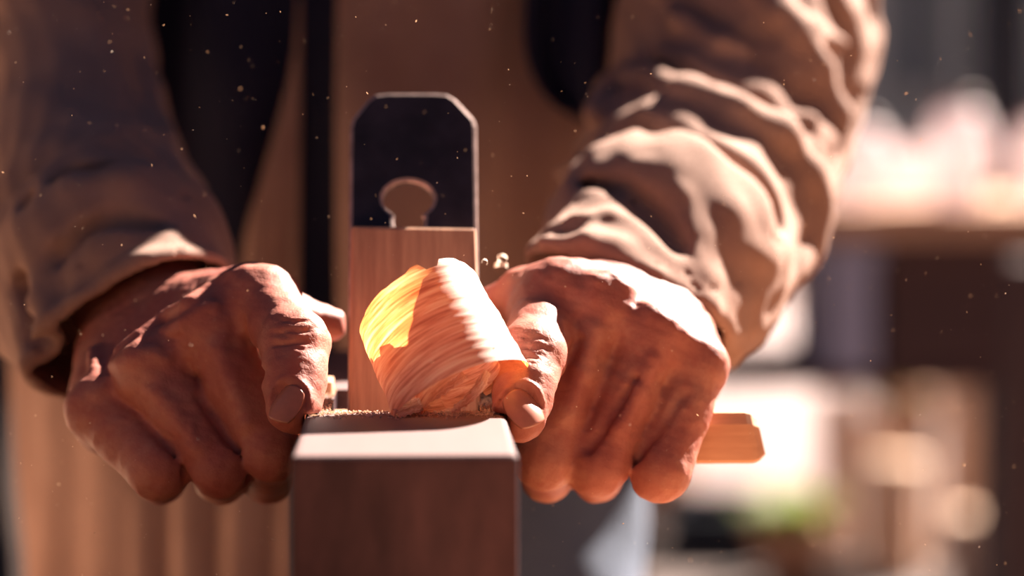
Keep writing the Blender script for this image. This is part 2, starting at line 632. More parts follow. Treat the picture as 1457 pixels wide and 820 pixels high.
# the iron's bevel faces carry the lighter edge colour as painted rim light
# wedge in front of the iron
wedge_out = [(-22.3, -34), (23.2, -34), (21.8, 60.6), (21.0, 61.6), (-20.8, 62.4), (-21.6, 61.4)]
bm = bmesh.new()
def wpt(s, t, front):
    th = 7.5 + 2.0 * (t / 66.0) if front else 0.3
    return bm.verts.new(lean(s, t, th))
fr = [wpt(s, t, True) for s, t in wedge_out]
bk = [wpt(s, t, False) for s, t in wedge_out]
bm.faces.new(fr); bm.faces.new(bk[::-1])
for i in range(6):
    j = (i + 1) % 6
    bm.faces.new((fr[j], fr[i], bk[i], bk[j]))
bmesh.ops.recalc_face_normals(bm, faces=bm.faces)
es = [e for e in bm.edges if e.calc_face_angle(0) > 1.0]
bmesh.ops.bevel(bm, geom=es, offset=0.0018, segments=2, profile=0.5, affect='EDGES')
link('wedge', bm_mesh(bm), M['wedge_wood'], plane, smooth=False)

# abutments on both sides of the throat, small raised cheeks
for sx in (-1, 1):
    x0, x1 = sorted((sx * 25.4, sx * 29.6))
    box_obj('cheek', (x0 * .001, x1 * .001, .160, .178, Z0 - .002, Z0 + .0045), M['wedge_wood'], plane, bevel=0.0008)

# cross handle: bar right through the block, hexagonal-ish section, slanted ends
BARY0, BARY1, BARZ0, BARZ1 = 146.0, 163.0, -23.0, -5.5
bm = bmesh.new()
sec = [(BARY0 + 2.2, BARZ1), (BARY1 - 2.2, BARZ1), (BARY1, BARZ1 - 2.5), (BARY1, BARZ0 + 2), (BARY1 - 2, BARZ0), (BARY0 + 1.0, BARZ0), (BARY0, BARZ0 + 1.2), (BARY0, BARZ1 - 3.8)]
xs_bar = [(-92, 2.8), (-90, .6), (-88, 0), (0, 0), (119.5, 0), (121.5, .6), (124.0, 2.8)]
rings = []
for i, (x, ins) in enumerate(xs_bar):
    rg = []
    for y, z in sec:
        cy, cz = (BARY0 + BARY1) / 2, (BARZ0 + BARZ1) / 2
        yy = y + (cy - y) * ins / 9
        zz = z + (cz - z) * ins / 9
        slant = (z - BARZ0) * 0.16 * (1 if x > 0 else -1)
        rg.append(bm.verts.new(W(x - (slant if abs(x) > 80 else 0), yy, zz)))
    rings.append(rg)
for a, b in zip(rings[:-1], rings[1:]):
    for k in range(8):
        bm.faces.new((a[k], b[k], b[(k + 1) % 8], a[(k + 1) % 8]))
bm.faces.new(rings[0][::-1]); bm.faces.new(rings[-1])
bmesh.ops.recalc_face_normals(bm, faces=bm.faces)
link('cross_handle', bm_mesh(bm), M['bar_wood'], plane, smooth=False)

# ------------------------------------------------------------------ the person
person = thing('person', 'person in a tan jacket over a navy shirt gripping the plane with both hands', 'person', (-0.03, 0.62, 0.0))

RH = dict(
    wr=[(P(868, 425, 212), 17), (P(935, 462, 212), 16)],
    mcp=[P(796, 420, 154), P(850, 438, 147), P(922, 484, 146), P(990, 521, 150)],
    pip=[None, P(774, 655, 130), P(849, 664, 131), P(939, 671, 133)],
    idx=[P(796, 420, 154), P(748, 420, 168), P(708, 436, 172)],
    th=[P(860, 455, 192), P(775, 446, 152), P(757, 506, 121), P(739, 590, 102)],
    sgn=1)
LH = dict(
    wr=[(P(250, 447, 210), 17), (P(186, 502, 210), 16)],
    mcp=[P(350, 432, 156), P(300, 470, 146), P(216, 530, 146), P(140, 584, 156)],
    pip=[None, P(385, 643, 130), P(314, 666, 131), P(226, 668, 134)],
    idx=[P(350, 432, 156), P(414, 453, 169), P(472, 462, 173)],
    th=[P(300, 455, 190), P(376, 430, 148), P(420, 490, 120), P(418, 578, 104)],
    sgn=-1)
ELR, ELL = P(1018, 250, 372), P(115, 240, 375)
SHR, SHL = W(174, 532, 316), W(-205, 520, 300)

def hand_caps(H):
    c = []
    r = [12.0, 12.0, 12.0, 11.3]
    ws = [H['wr'][0][0] * (1 - f) + H['wr'][1][0] * f for f in (0.0, .3, .7, 1.0)]
    for i in range(4):
        c.append((ws[i], H['mcp'][i], .0165, r[i] * .001))
        if H['pip'][i] is not None:
            c.append((H['mcp'][i], H['pip'][i], r[i] * .001, .0103))
    c += chain_caps(H['th'], mm(14, 11.5, 10.6, 9.3))
    c += chain_caps(H['idx'], mm(11.8, 9.2, 8.0))
    return c

def build_body():
    G = Grid(graded(-.34, -.123, .113, .34, .00095), graded(-.1 + .1, .086, .212, .80, .00095), graded(0.0, Z0 - .040, Z0 + .062, Z0 + .78, .00095, mx=0.014))
    # torso, neck, legs, head
    hip = W(-30, 620, 40); chest = W(-10, 575, 210); neck = W(8, 525, 365); hd = W(34, 462, 500)
    def cap(a, b, ra, rb, k=.03): chain(G, [a, b], [ra, rb], .01, k, m=.02)
    for sx in (-1, 1):
        cap(hip + np.array([sx * .06, 0, 0]), chest + np.array([sx * .06, 0, 0]), .074, .085)
        kn = W(-30 + sx * 110, 590, -400); an = W(-30 + sx * 130, 640, -790)
        cap(hip + np.array([sx * .062, 0, -.03]), kn, .070, .052)
        cap(kn, an, .052, .036)
        cap(an, an + np.array([sx * .02, -.13, -.03]), .036, .022)
    cap(chest, neck, .09, .056)
    for sh in (SHR, SHL):
        cap(chest + np.array([0, 0, .03]), sh, .08, .045)
    cap(neck, hd - np.array([0, -.03, .09]), .055, .053)
    # head looking down at the work
    Rm = Matrix.Rotation(math.radians(-38), 3, 'X')
    def H_(x, y, z): return hd + np.array(Rm.transposed() @ Vector((x, y, z)))
    def ell(c, r, k=.012):
        m = max(r) + .03
        sl, g = G.sub(c - m, c + m)
        G.F[sl] = smin(G.F[sl], sd_ell(g, c, r, [list(v) for v in Rm]).astype(np.float32), k)
    ell(H_(0, .01, .03), (.076, .095, .10))
    ell(H_(0, -.012, -.045), (.058, .07, .075), .02)
    ell(H_(0, -.092, -.015), (.014, .02, .028), .012)
    ell(H_(0, -.072, -.068), (.026, .014, .010), .008)
    ell(H_(0, -.062, -.105), (.026, .022, .018), .012)
    for sx in (-1, 1):
        ell(H_(sx * .077, .012, -.01), (.008, .018, .032), .006)
        ell(H_(sx * .032, -.076, .022), (.024, .012, .009), .01)
        ell(H_(sx * .03, -.078, .0), (.013, .010, .010), .004)
    for H, EL, SH in ((RH, ELR, SHR), (LH, ELL, SHL)):
        sg = H['sgn']
        w0, w1 = H['wr'][0][0], H['wr'][1][0]
        wc = (w0 + w1) / 2
        # arm
        mids = [P(95, -80, 478), P(108, 90, 428)] if sg < 0 else [P(1075, -230, 482), P(1052, 90, 420)]
        chain(G, [SH] + mids + [EL], [.036, .026, .026, .028], .01, .02, m=.02)
        for w in (w0, w1):
            fore = wc * .45 + EL * .55
            chain(G, [EL, fore, w * .88 + wc * .12], [.028, .027, .0155], .012, .014, m=.015)
        # metacarpals and palm
        r = mm(12.0, 12.0, 12.0, 11.3)
        ws = [w0 * (1 - f) + w1 * f for f in (0.0, .3, .7, 1.0)]
        for i in range(4):
            back = (ws[i] + H['mcp'][i]) / 2 + np.array([0, .004, -.006])
            chain(G, [ws[i], back, H['mcp'][i]], [.0165 if sg > 0 else .0145, .0150 if sg > 0 else .0142, r[i]], .006, .011)
        # palm padding below the metacarpals
        for i in (1, 2, 3):
            pm = (ws[i] * .35 + H['mcp'][i] * .65) + np.array([0, .006, -.012])
            chain(G, [ws[i] + np.array([0, -.004, -.004]), pm], [.016, .012], .006, .012)
        # fingers
        rp = {1: (11.3, 10.4, 8.6, 7.6), 2: (11.3, 10.4, 8.6, 7.6), 3: (11.0, 10.6, 8.4, 7.2)}
        for i in (1, 2, 3):
            m_, p_ = H['mcp'][i], H['pip'][i]
            q = rp[i]
            mid = m_ * .55 + p_ * .45 + np.array([0, .0008, 0])
            dip = np.array([p_[0] + sg * .003, .1700, Z0 - .0305])
            tip = np.array([p_[0] + sg * .004, .1745, Z0 - .0130])
            chain(G, [m_, mid, p_], mm(q[0], q[0] * .90, q[1]), .004, .0028)
            chain(G, [p_, dip, tip], mm(q[1] * .95, q[2], q[3]), .003, .002)
        ip = H['idx']
        chain(G, ip, mm(11.8, 9.2, 7.9) if sg > 0 else mm(11.5, 8.4, 5.9), .004, .005)
        # thumb: flesh narrows between joints, pad swells
        t = H['th']
        n3 = t[2] * .45 + t[3] * .55
        chain(G, [t[0], t[1], t[1] * .5 + t[2] * .5, t[2], n3, t[3]], mm(14.5, 11.8, 10.2, 10.7, 9.7, 9.2), .005, .0045)
        # thenar / web between thumb and index knuckle
        chain(G, [t[0], (t[1] + H['mcp'][0]) / 2 + np.array([0, .008, -.002])], mm(14, 9), .005, .012)
        caps = hand_caps(H)
        # extensor tendons and veins
        def ridge(pts, rad, kk, inset):
            q = [onsurf(caps, x, y, inset * .001) for x, y in pts]
            chain(G, q, mm(*([rad] * len(q))), .001, kk * .001, m=.003)
        if sg > 0:
            ridge([(925, 452), (905, 430), (885, 410)], 2.4, 4, 1.4)
            ridge([(990, 492), (955, 465), (925, 445)], 2.2, 4, 1.3)
            ridge([(850, 402), (868, 396), (880, 392)], 2.2, 4, 1.4)
            ridge([(800, 392), (830, 382), (855, 382)], 2.2, 4, 1.4)
            ridge([(846, 470), (828, 530), (806, 590)], 2.2, 5, 1.6)
            ridge([(925, 515), (905, 560), (880, 610)], 2.2, 5, 1.6)
        else:
            ridge([(345, 392), (305, 412), (268, 432), (235, 452), (200, 478), (170, 500)], 2.3, 3.6, 1.0)
            ridge([(300, 440), (262, 462), (225, 478), (190, 500)], 1.9, 3.5, 1.2)
            ridge([(216, 505), (190, 512), (165, 520)], 2.2, 4, 1.2)
            ridge([(140, 560), (135, 530), (132, 500)], 2.0, 3.5, 1.2)
            ridge([(250, 500), (232, 512), (200, 508)], 1.4, 3, .8)
            ridge([(310, 500), (335, 560), (352, 600)], 2.2, 5, 1.6)
            ridge([(225, 560), (255, 600), (280, 635)], 2.2, 5, 1.6)
        gl = [[(905, 540), (872, 592), (838, 640)], [(975, 562), (942, 604), (912, 650), (893, 694)], [(822, 486), (803, 525), (788, 565)]] if sg > 0 else \
             [[(284, 568), (312, 608), (336, 642), (354, 680)], [(212, 600), (238, 640), (260, 670), (272, 694)], [(350, 462), (362, 495), (376, 535)]]
        for pl_ in gl:
            q = [onsurf(caps, x, y, .0012) for x, y in pl_]
            lo = np.min(q, axis=0) - .012; hi = np.max(q, axis=0) + .012
            sl, g = G.sub(lo, hi)
            D = None
            for k_, (a, b) in enumerate(zip(q[:-1], q[1:])):
                d = sd_cap(g, a, b, .0006 + .0002 * k_, .0008 + .0002 * k_)
                D = d if D is None else np.minimum(D, d)
            G.F[sl] = -smin(-G.F[sl], D.astype(np.float32), .0034)
    # the hands press on the block, the wedge and the bar: contact flattens the flesh
    def carve(lo, hi, k=.0015):
        lo, hi = np.array(lo), np.array(hi)
        sl, g = G.sub(lo - .006, hi + .006)
        c, h = (lo + hi) / 2, (hi - lo) / 2
        q = [np.abs(g[i] - float(c[i])) - float(h[i]) for i in range(3)]
        ins = np.minimum(np.maximum(np.maximum(q[0], q[1]), q[2]), 0)
        out = np.sqrt(np.maximum(q[0], 0) ** 2 + np.maximum(q[1], 0) ** 2 + np.maximum(q[2], 0) ** 2)
        d = (ins + out).astype(np.float32)
        G.F[sl] = -smin(-G.F[sl], d, k)
    e = .0003
    carve((-BW * .001 - e, 0, Z0 - .06), (BW * .001 + e, .33, Z0 + e))
    carve((-.093, BARY0 * .001 - e, Z0 + BARZ0 * .001 - e), (.124, BARY1 * .001 + e, Z0 + BARZ1 * .001 + e))
    carve((-.0205 - e, .130, Z0), (.0262 + e, .215, Z0 + .10))
    # ---- creases of the thumb joints and nail folds, as displacement
    nails = []
    for H, ncx, ncy, ndir, nw, nl in ((RH, 747, 579, (.38, 1.0), 6.2, 7.2), (LH, 405, 573, (-.30, 1.0), 5.3, 6.8)):
        caps = hand_caps(H)
        c = onsurf(caps, ncx, ncy)
        t2, t3 = H['th'][2], H['th'][3]
        # normal from nearest point of the axis
        ax = (t3 - t2) / np.linalg.norm(t3 - t2)
        n = c - t2 - ax * float((c - t2) @ ax)
        n /= np.linalg.norm(n)
        v = RT * ndir[0] - UP * ndir[1]
        v = v - n * float(v @ n); v /= np.linalg.norm(v)
        u = np.cross(v, n)
        nails.append((H, c, u, v, n, nw * .001, nl * .001))
        sl, g = G.sub(c - .014, c + .014)
        p = [g[i] - float(c[i]) for i in range(3)]
        U = sum(p[i] * float(u[i]) for i in range(3)) / (nw * .001)
        Vv = sum(p[i] * float(v[i]) for i in range(3)) / (nl * .001)
        Nn = sum(p[i] * float(n[i]) for i in range(3))
        rho = (np.abs(U) ** 2.6 + np.abs(Vv) ** 2.4) ** (1 / 2.5)
        mask = 1 / (1 + np.exp(-(Nn + .006) / .0008))
        D = .0006 * np.exp(-((rho - 1.06) / .07) ** 2) * (1 - np.clip(Vv, 0, 1) * .7)     # groove round the plate
        hp = .0004 - .0024 * U * U - .0014 * np.maximum(Vv, 0) ** 2
        Gs = G.F[sl]
        G.F[sl] = np.where((rho < 1.03) & (Nn > -.006), np.maximum(Gs, (Nn - (hp - .0003)).astype(np.float32)), Gs)
        D -= .0009 * np.exp(-((rho - 1.28) / .12) ** 2) * (Vv < .4) * (1 - np.clip(Vv + .1, 0, .5) * 2)   # raised fold
        G.F[sl] += (D * mask).astype(np.float32)
        # wrinkles over the joint
        iP = t2
        jx, jy = (748, 500) if H is RH else (418, 478)
        cs = onsurf(caps, jx, jy)
        n2 = cs - t2 - ax * float((cs - t2) @ ax); n2 /= np.linalg.norm(n2)
        v2 = ax - n2 * float(ax @ n2); v2 /= np.linalg.norm(v2)
        u2 = np.cross(v2, n2)
        sl, g = G.sub(cs - .017, cs + .017)
        p = [g[i] - float(cs[i]) for i in range(3)]
        U = sum(p[i] * float(u2[i]) for i in range(3)) * 1000
        Vv = sum(p[i] * float(v2[i]) for i in range(3)) * 1000
        Nn = sum(p[i] * float(n2[i]) for i in range(3)) * 1000
        D = 0
        ws_ = [(-7.5, .35, .45, 0.5), (-5.2, .8, .5, .0), (-3.3, .45, .4, -1), (-1.2, 1.15, .6, 1.0), (1.0, .5, .4, -.5), (2.9, 1.15, .65, 1.5), (5.2, .4, .45, 0), (7.6, .35, .5, 1)]
        for v0, A, w, sh in ws_:
            curve = v0 - .018 * U * U + .25 * np.sin(U * .9 + v0 * 2.1) + sh * U * .04
            D = D + A * 1.6 * np.exp(-((Vv - curve) / w) ** 2) * np.exp(-((U - sh * 1.0) / 6.0) ** 4)
        D = D - .35 * np.exp(-((Vv - .5) / 7) ** 2) * np.exp(-(U / 7) ** 2)
        mask = 1 / (1 + np.exp(-(Nn + 7) / 1.2))
        G.F[sl] += (D * mask * .001).astype(np.float32)
    # loose skin: low relief lumps over both hands
    sl, g = G.sub((-.13, .085, Z0 - .045), (.12, .215, Z0 + .065))
    x, y, z = g
    L = .00028 * np.sin(x * 420 + 3 * np.sin(z * 190)) * np.sin(z * 360 + 2 * np.sin(y * 230)) * np.sin(y * 300 + x * 120)
    L = L + .00016 * np.sin(x * 900 + z * 700 + 2 * np.sin(y * 500)) * np.sin(z * 1050 - x * 300)
    G.F[sl] += L.astype(np.float32)
    V, Q = surface_nets(G, 1)
    me = np_mesh(V, Q, 'body')
    link('body', me, M['skin'], person)
    # hair cap follows the head
    return nails, H_, Rm

nails, H_, HRm = build_body()

for H, c, u, v, n, nw, nl in nails:
    bm = bmesh.new()
    NU, NV = 22, 24
    top, bot = [], []
    def grid_pt(i, j):
        a = -1 + 2 * i / NU; b = -1 + 2 * j / NV
        # square to rounded outline
        uu = a * math.sqrt(max(0, 1 - .42 * b * b)); vv = b * math.sqrt(max(0, 1 - .30 * a * a))
        return uu * .97, vv * .97
    for i in range(NU + 1):
        for j in range(NV + 1):
            a, b = grid_pt(i, j)
            q = c + u * nw * a + v * nl * b + n * (.0004 - .0024 * a * a - .0014 * max(b, 0) ** 2)
            top.append(bm.verts.new(q)); 
    for k in range(len(top)):
        bot.append(bm.verts.new(top[k].co - Vector(n) * .0006))
    I = lambda i, j: i * (NV + 1) + j
    for i in range(NU):
        for j in range(NV):
            bm.faces.new((top[I(i, j)], top[I(i + 1, j)], top[I(i + 1, j + 1)], top[I(i, j + 1)]))
            bm.faces.new((bot[I(i, j)], bot[I(i, j + 1)], bot[I(i + 1, j + 1)], bot[I(i + 1, j)]))
    edge = [I(i, 0) for i in range(NU)] + [I(NU, j) for j in range(NV)] + [I(i, NV) for i in range(NU, 0, -1)] + [I(0, j) for j in range(NV, 0, -1)]
    for a, b in zip(edge, edge[1:] + edge[:1]):
        bm.faces.new((top[a], bot[a], bot[b], top[b]))
    bmesh.ops.recalc_face_normals(bm, faces=bm.faces)
    link('fingernail', bm_mesh(bm), M['nail'], person)

# hair
G = Grid(np.arange(-.08, .15, .005), np.arange(.33, .62, .005), np.arange(Z0 + .36, Z0 + .67, .005))
G.F[:] = .05
for c, r in ((H_(0, .022, .045), (.082, .098, .098)), (H_(0, .06, -.01), (.072, .06, .08))):
    sl, g = G.sub(np.array(c) - .2, np.array(c) + .2)
    G.F[sl] = smin(G.F[sl], sd_ell(g, c, r, [list(v) for v in HRm]).astype(np.float32), .01)
c = H_(0, -.085, -.03)
sl, g = G.sub(np.array(c) - .2, np.array(c) + .2)
G.F[sl] = np.maximum(G.F[sl], -sd_ell(g, c, (.075, .06, .085), [list(v) for v in HRm]).astype(np.float32))
V, Q = surface_nets(G, 2)
link('hair', np_mesh(V, Q), M['hair'], person)

# ------------------------------------------------------------------ jacket
def sstep(a, b, x):
    t = np.clip((x - a) / (b - a), 0, 1)
    return t * t * (3 - 2 * t)

def torso_ring(z):
    """centre and half axes (mm) of the torso at height z (mm above the plane top)"""
    t = np.clip((z + 120) / 500.0, 0, 1)
    cx = -34 + 30 * t
    cy = 612 - 60 * t
    a = 137 + 14 * np.sin(t * 3.0)
    b = 128 - 8 * t
    if z > 270:
        s = (z - 270) / 95.0
        a = a * (1 - .60 * s * s); b = b * (1 - .42 * s * s)
        cy = cy - 10 * s
    return cx, cy, a, b

def phi_of_px(px, z):
    cx, cy, a, b = torso_ring(z)
    # front surface x for given px
    Y = cy - b
    x = P(px, 150 + (100 - z) * 3.1, Y)[0] * 1000
    return math.asin(max(-1, min(1, (x - cx) / a)))

def cloth_loft(name, z_top, z_bot_f, phi0_f, phi1_f, extra_f, mat, parent, nz=90, nphi=240, thick=.0022, push=0.0):
    verts = []
    for i in range(nz + 1):
        s = i / nz
        for j in range(nphi + 1):
            f = j / nphi
            z = z_top
            zz = z_top + (z_bot_f(0.0) - z_top) * s
            ph = phi0_f(zz) * (1 - f) + phi1_f(zz) * f
            z = z_top + (z_bot_f(ph) - z_top) * s
            cx, cy, a, b = torso_ring(z)
            e = extra_f(ph, z) + push
            verts.append(W(cx + (a + e) * math.sin(ph), cy - (b + e) * math.cos(ph), z))
    faces = []
    for i in range(nz):
        for j in range(nphi):
            p = i * (nphi + 1) + j
            faces.append((p, p + 1, p + nphi + 2, p + nphi + 1))
    me = mesh_from(verts, faces)
    o = link(name, me, mat, parent)
    m = o.modifiers.new('thickness', 'SOLIDIFY'); m.thickness = thick; m.offset = -1
    return o

def gau(x, c, w): return math.exp(-((x - c) / w) ** 2)

def hem(ph):       # low on the left of the picture, rising to the middle
    ph = ((ph + math.pi) % (2 * math.pi)) - math.pi
    return -78 - 150 * sstep(.10, .75, -ph) + 14 * sstep(.2, .6, ph)

EDGE_L = lambda z: phi_of_px(258 - 30 * sstep(0, 150, z) , z)
EDGE_R = lambda z: phi_of_px(486, z)

def jacket_fold(ph, z):
    low = float(sstep(160, -60, z))
    e = 6 * math.sin(ph * 9 + z * .008) * (.4 + .6 * low)
    e += 16 * gau(ph, .18 - .0006 * z, .16) * low + 10 * gau(ph, .75, .2)
    e -= 3 * gau(ph, .45, .10)
    e += 6
    e += 14 * gau(ph, -.75, .2) * low + 5 * math.sin(ph * 23 + 1.3 * math.sin(z * .02))* .4
    e += 7 * low * min(1, abs(ph))
    return e

jacket = cloth_loft('jacket', 365, hem, lambda z: float(EDGE_R(z)), lambda z: float(EDGE_L(z)) + 2 * math.pi, lambda ph, z: jacket_fold(((ph + math.pi) % (2 * math.pi)) - math.pi, z), M['jacket'], person, push=10.0, nphi=420)
# hem() must see the wrapped angle
shirt = cloth_loft('shirt', 372, lambda ph: -60, lambda z: -math.pi, lambda z: math.pi, lambda ph, z: 5 * math.sin(ph * 14 + .01 * z) + 5 * math.sin(ph * 6 - .012 * z), M['shirt'], person, nphi=300, push=-2)

def sub(name, me, mat, par, smooth=True):
    o = link(name, me, mat)
    o.parent = par
    o.matrix_parent_inverse = Matrix.Translation(-person.location)
    return o

# inner flap of the jacket hanging left of the opening
flap = cloth_loft('placket', 150, lambda ph: -160 + 40 * float(sstep(-.35, .05, ph)), lambda z: float(phi_of_px(431 - 75 * float(sstep(155, 10, z)) - 190 * float(sstep(-15, -60, z)), z)), lambda z: float(phi_of_px(434, z)), lambda ph, z: 12 + 5 * math.sin(ph * 40) + 14 * float(sstep(0, -80, z)), M['jacket'], person, nphi=40, nz=60)
flap.parent = jacket

# dark navy sheet over the jacket on the right, lower end rounded
def dark_sheet_mesh():
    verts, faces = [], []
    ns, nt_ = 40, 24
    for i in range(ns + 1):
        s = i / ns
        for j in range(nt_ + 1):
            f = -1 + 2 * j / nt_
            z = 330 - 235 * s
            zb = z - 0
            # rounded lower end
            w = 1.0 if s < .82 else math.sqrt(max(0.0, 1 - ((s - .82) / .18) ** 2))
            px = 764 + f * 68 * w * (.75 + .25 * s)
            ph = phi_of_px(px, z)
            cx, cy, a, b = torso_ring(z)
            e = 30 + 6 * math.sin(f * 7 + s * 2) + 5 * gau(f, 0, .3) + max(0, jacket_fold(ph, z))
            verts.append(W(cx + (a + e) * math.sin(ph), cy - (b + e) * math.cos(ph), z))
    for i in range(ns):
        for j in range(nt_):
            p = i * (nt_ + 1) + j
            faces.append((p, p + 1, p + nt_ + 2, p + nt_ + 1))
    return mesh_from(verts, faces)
sheet_o = link('dark_sheet', dark_sheet_mesh(), M['shirt'], person)
m_ = sheet_o.modifiers.new('thickness', 'SOLIDIFY'); m_.thickness = .004; m_.offset = 0

def sleeve(H, base, cuffs, cutp, cutn, ridges, valleys, box, bulge=None):
    st = .0019
    G = Grid(np.arange(box[0], box[1], st), np.arange(box[2], box[3], st), np.arange(box[4], box[5], st))
    G.F[:] = .05
    pts = [b[0] for b in base]; rr = [b[1] * .001 for b in base]
    caps = chain_caps(pts, rr)
    chain(G, pts, rr, .012, .004, m=.03)
    for c, r in cuffs:
        chain(G, [c, pts[0]], [r * .001, rr[0]], .01, .016, m=.02)
        caps.append((c, pts[0], r * .001, rr[0]))
    if bulge:
        bp_ = [b[0] for b in bulge]; br_ = [b[1] * .001 for b in bulge]
        chain(G, bp_, br_, .01, .007, m=.02)
        caps += chain_caps(bp_, br_)
    for pp, r0, kk, inset in ridges:
        q = [onsurf(caps, x, y, inset * .001) for x, y in pp]
        rads = [r0 * .001 * (.75 + .25 * math.sin(math.pi * i / max(1, len(q) - 1))) for i in range(len(q))]
        chain(G, q, rads, .004, kk * .001, m=.012)
    for pp, r0, kk, inset in valleys:
        q = [onsurf(caps, x, y, inset * .001) for x, y in pp]
        lo = np.min(q, axis=0) - r0 * .001 - .02; hi = np.max(q, axis=0) + r0 * .001 + .02
        sl, g = G.sub(lo, hi)
        D = None
        for a, b in zip(q[:-1], q[1:]):
            d = sd_cap(g, a, b, r0 * .001, r0 * .001)
            D = d if D is None else np.minimum(D, d)
        G.F[sl] = -smin(-G.F[sl], D.astype(np.float32), kk * .001)
    # small fabric relief
    x, y, z = (G.ax[0][:, None, None], G.ax[1][None, :, None], G.ax[2][None, None, :])
    G.F += (.0016 * np.sin(x * 95 + 2.2 * np.sin(z * 50)) * np.sin(z * 80 + 2 * np.sin(y * 60))).astype(np.float32)
    G.F += (.0007 * np.sin(x * 260 + z * 180) * np.sin(z * 240 - y * 200)).astype(np.float32)
    # hollow it and cut the cuff
    cn = np.array(cutn) / np.linalg.norm(cutn)
    pl = ((x - cutp[0]) * cn[0] + (y - cutp[1]) * cn[1] + (z - cutp[2]) * cn[2]).astype(np.float32)
    hem_ = .0016 * np.exp(-((pl + .004) / .0035) ** 2)       # stitched hem roll
    G.F -= hem_.astype(np.float32)
    inner = G.F + .0034
    G.F = np.maximum(G.F, -inner * ((pl > -.05)) - 1.0 * (pl <= -.05)).astype(np.float32)
    G.F = -smin(-G.F, -pl, .0015)
    V, Q = surface_nets(G, 2)
    me = np_mesh(V, Q)
    o = link('sleeve', me, M['jacket'], person)
    o.parent = jacket
    return o, caps

R_base = [(P(945, 370, 262), 42), (P(990, 300, 318), 48), (P(1020, 235, 370), 49), (P(1052, 90, 418), 55), (P(1075, -230, 480), 52), (SHR, 54)]
R_bulge = [(P(925, 238, 348), 33), (P(1040, 262, 345), 36), (P(1080, 325, 335), 27), (P(1060, 395, 318), 20)]
R_cuffs = [(P(828, 402, 216), 23), (P(890, 425, 216), 24), (P(948, 462, 216), 22)]
R_ridges = [
    ([(850, 165), (872, 130), (905, 116), (975, 135), (1050, 165), (1105, 200), (1142, 245), (1155, 295), (1143, 350), (1105, 405), (1062, 455)], 9, 3.5, -2.0),
    ([(800, 246), (860, 234), (915, 246), (965, 285), (1000, 340), (1015, 395)], 5.0, 3, -1.5),
    ([(775, 352), (830, 343), (880, 358), (925, 392)], 4.5, 3.5, -1.0),
    ([(815, 318), (870, 310), (920, 335)], 3.2, 3, -.8),
    ([(840, 330), (872, 352), (900, 382)], 2.6, 3, -.6),
    ([(930, -30), (975, 30), (1025, 62), (1085, 80)], 5.5, 3.5, -2.0),
    ([(1040, -25), (1105, 25), (1150, 45), (1195, 62)], 5.5, 3.5, -2.0),
    ([(1105, 0), (1135, 50), (1165, 105), (1186, 165), (1188, 225), (1170, 275)], 6.5, 3.5, -2.0),
    ([(1105, 158), (1145, 172), (1175, 205)], 4.5, 3.5, -1.5),
    ([(880, 100), (935, 85), (985, 92)], 3.5, 3.5, -1.0),
    ([(1225, -60), (1236, 40), (1222, 130), (1195, 220)], 6, 4, 1.0),
    ([(1072, 215), (1068, 300), (1052, 380)], 1.8, 2, -.2),
    ([(1035, 490), (1062, 430), (1060, 360), (1040, 300)], 4, 5, -.5),
    ([(960, 330), (1000, 400), (1010, 460)], 3.0, 4, -.3),
]
R_valleys = [
    ([(885, 185), (950, 190), (1020, 215), (1070, 255), (1095, 310)], 6, 8, -3.5),
    ([(930, 95), (990, 108), (1060, 125), (1120, 165)], 6, 7, -3),
    ([(825, 272), (880, 268), (930, 300), (960, 350)], 4, 7, -2.5),
    ([(1095, 75), (1125, 110), (1150, 145)], 6, 7, -3.5),
    ([(1180, -10), (1208, 60), (1206, 130)], 5, 6, -3),
    ([(960, 0), (1040, 40), (1090, 50)], 4, 6, -2.5),
    ([(820, 385), (870, 395), (900, 412)], 2.5, 4, -1),
]
sleeve(RH, R_base, R_cuffs, P(882, 424, 216), (-.36, -.36, -.86), R_ridges, R_valleys, (.02, .27, .17, .62, Z0 - .01, Z0 + .44), R_bulge)

L_base = [(P(165, 395, 258), 39), (P(140, 330, 312), 43), (P(118, 245, 368), 40), (P(108, 90, 425), 33), (P(95, -80, 475), 38), (SHL, 54)]
L_cuffs = [(P(256, 432, 212), 22), (P(196, 460, 214), 28), (P(146, 502, 214), 25)]
L_ridges = [
    ([(205, 60), (215, 130), (235, 210), (262, 280)], 5, 6, 1.5),
    ([(60, 330), (110, 285), (170, 280), (225, 300)], 6, 8, 1.5),
    ([(100, 240), (150, 215), (200, 222)], 5, 8, 1.5),
    ([(20, 330), (12, 400), (30, 470), (80, 530)], 12, 8, 4),
    ([(60, 410), (70, 470), (95, 520)], 5, 7, 1),
    ([(120, 390), (170, 350), (240, 350)], 5, 7, 1.2),
]
L_valleys = [
    ([(50, 300), (110, 255), (180, 250)], 5, 8, -2),
    ([(90, 360), (150, 320), (220, 325)], 4, 7, -2),
    ([(40, 400), (50, 460), (75, 510)], 4, 6, -1.5),
]
sleeve(LH, L_base, L_cuffs, P(196, 462, 212), (.42, -.62, -.66), L_ridges, L_valleys, (-.29, -.05, .17, .62, Z0 - .05, Z0 + .44))

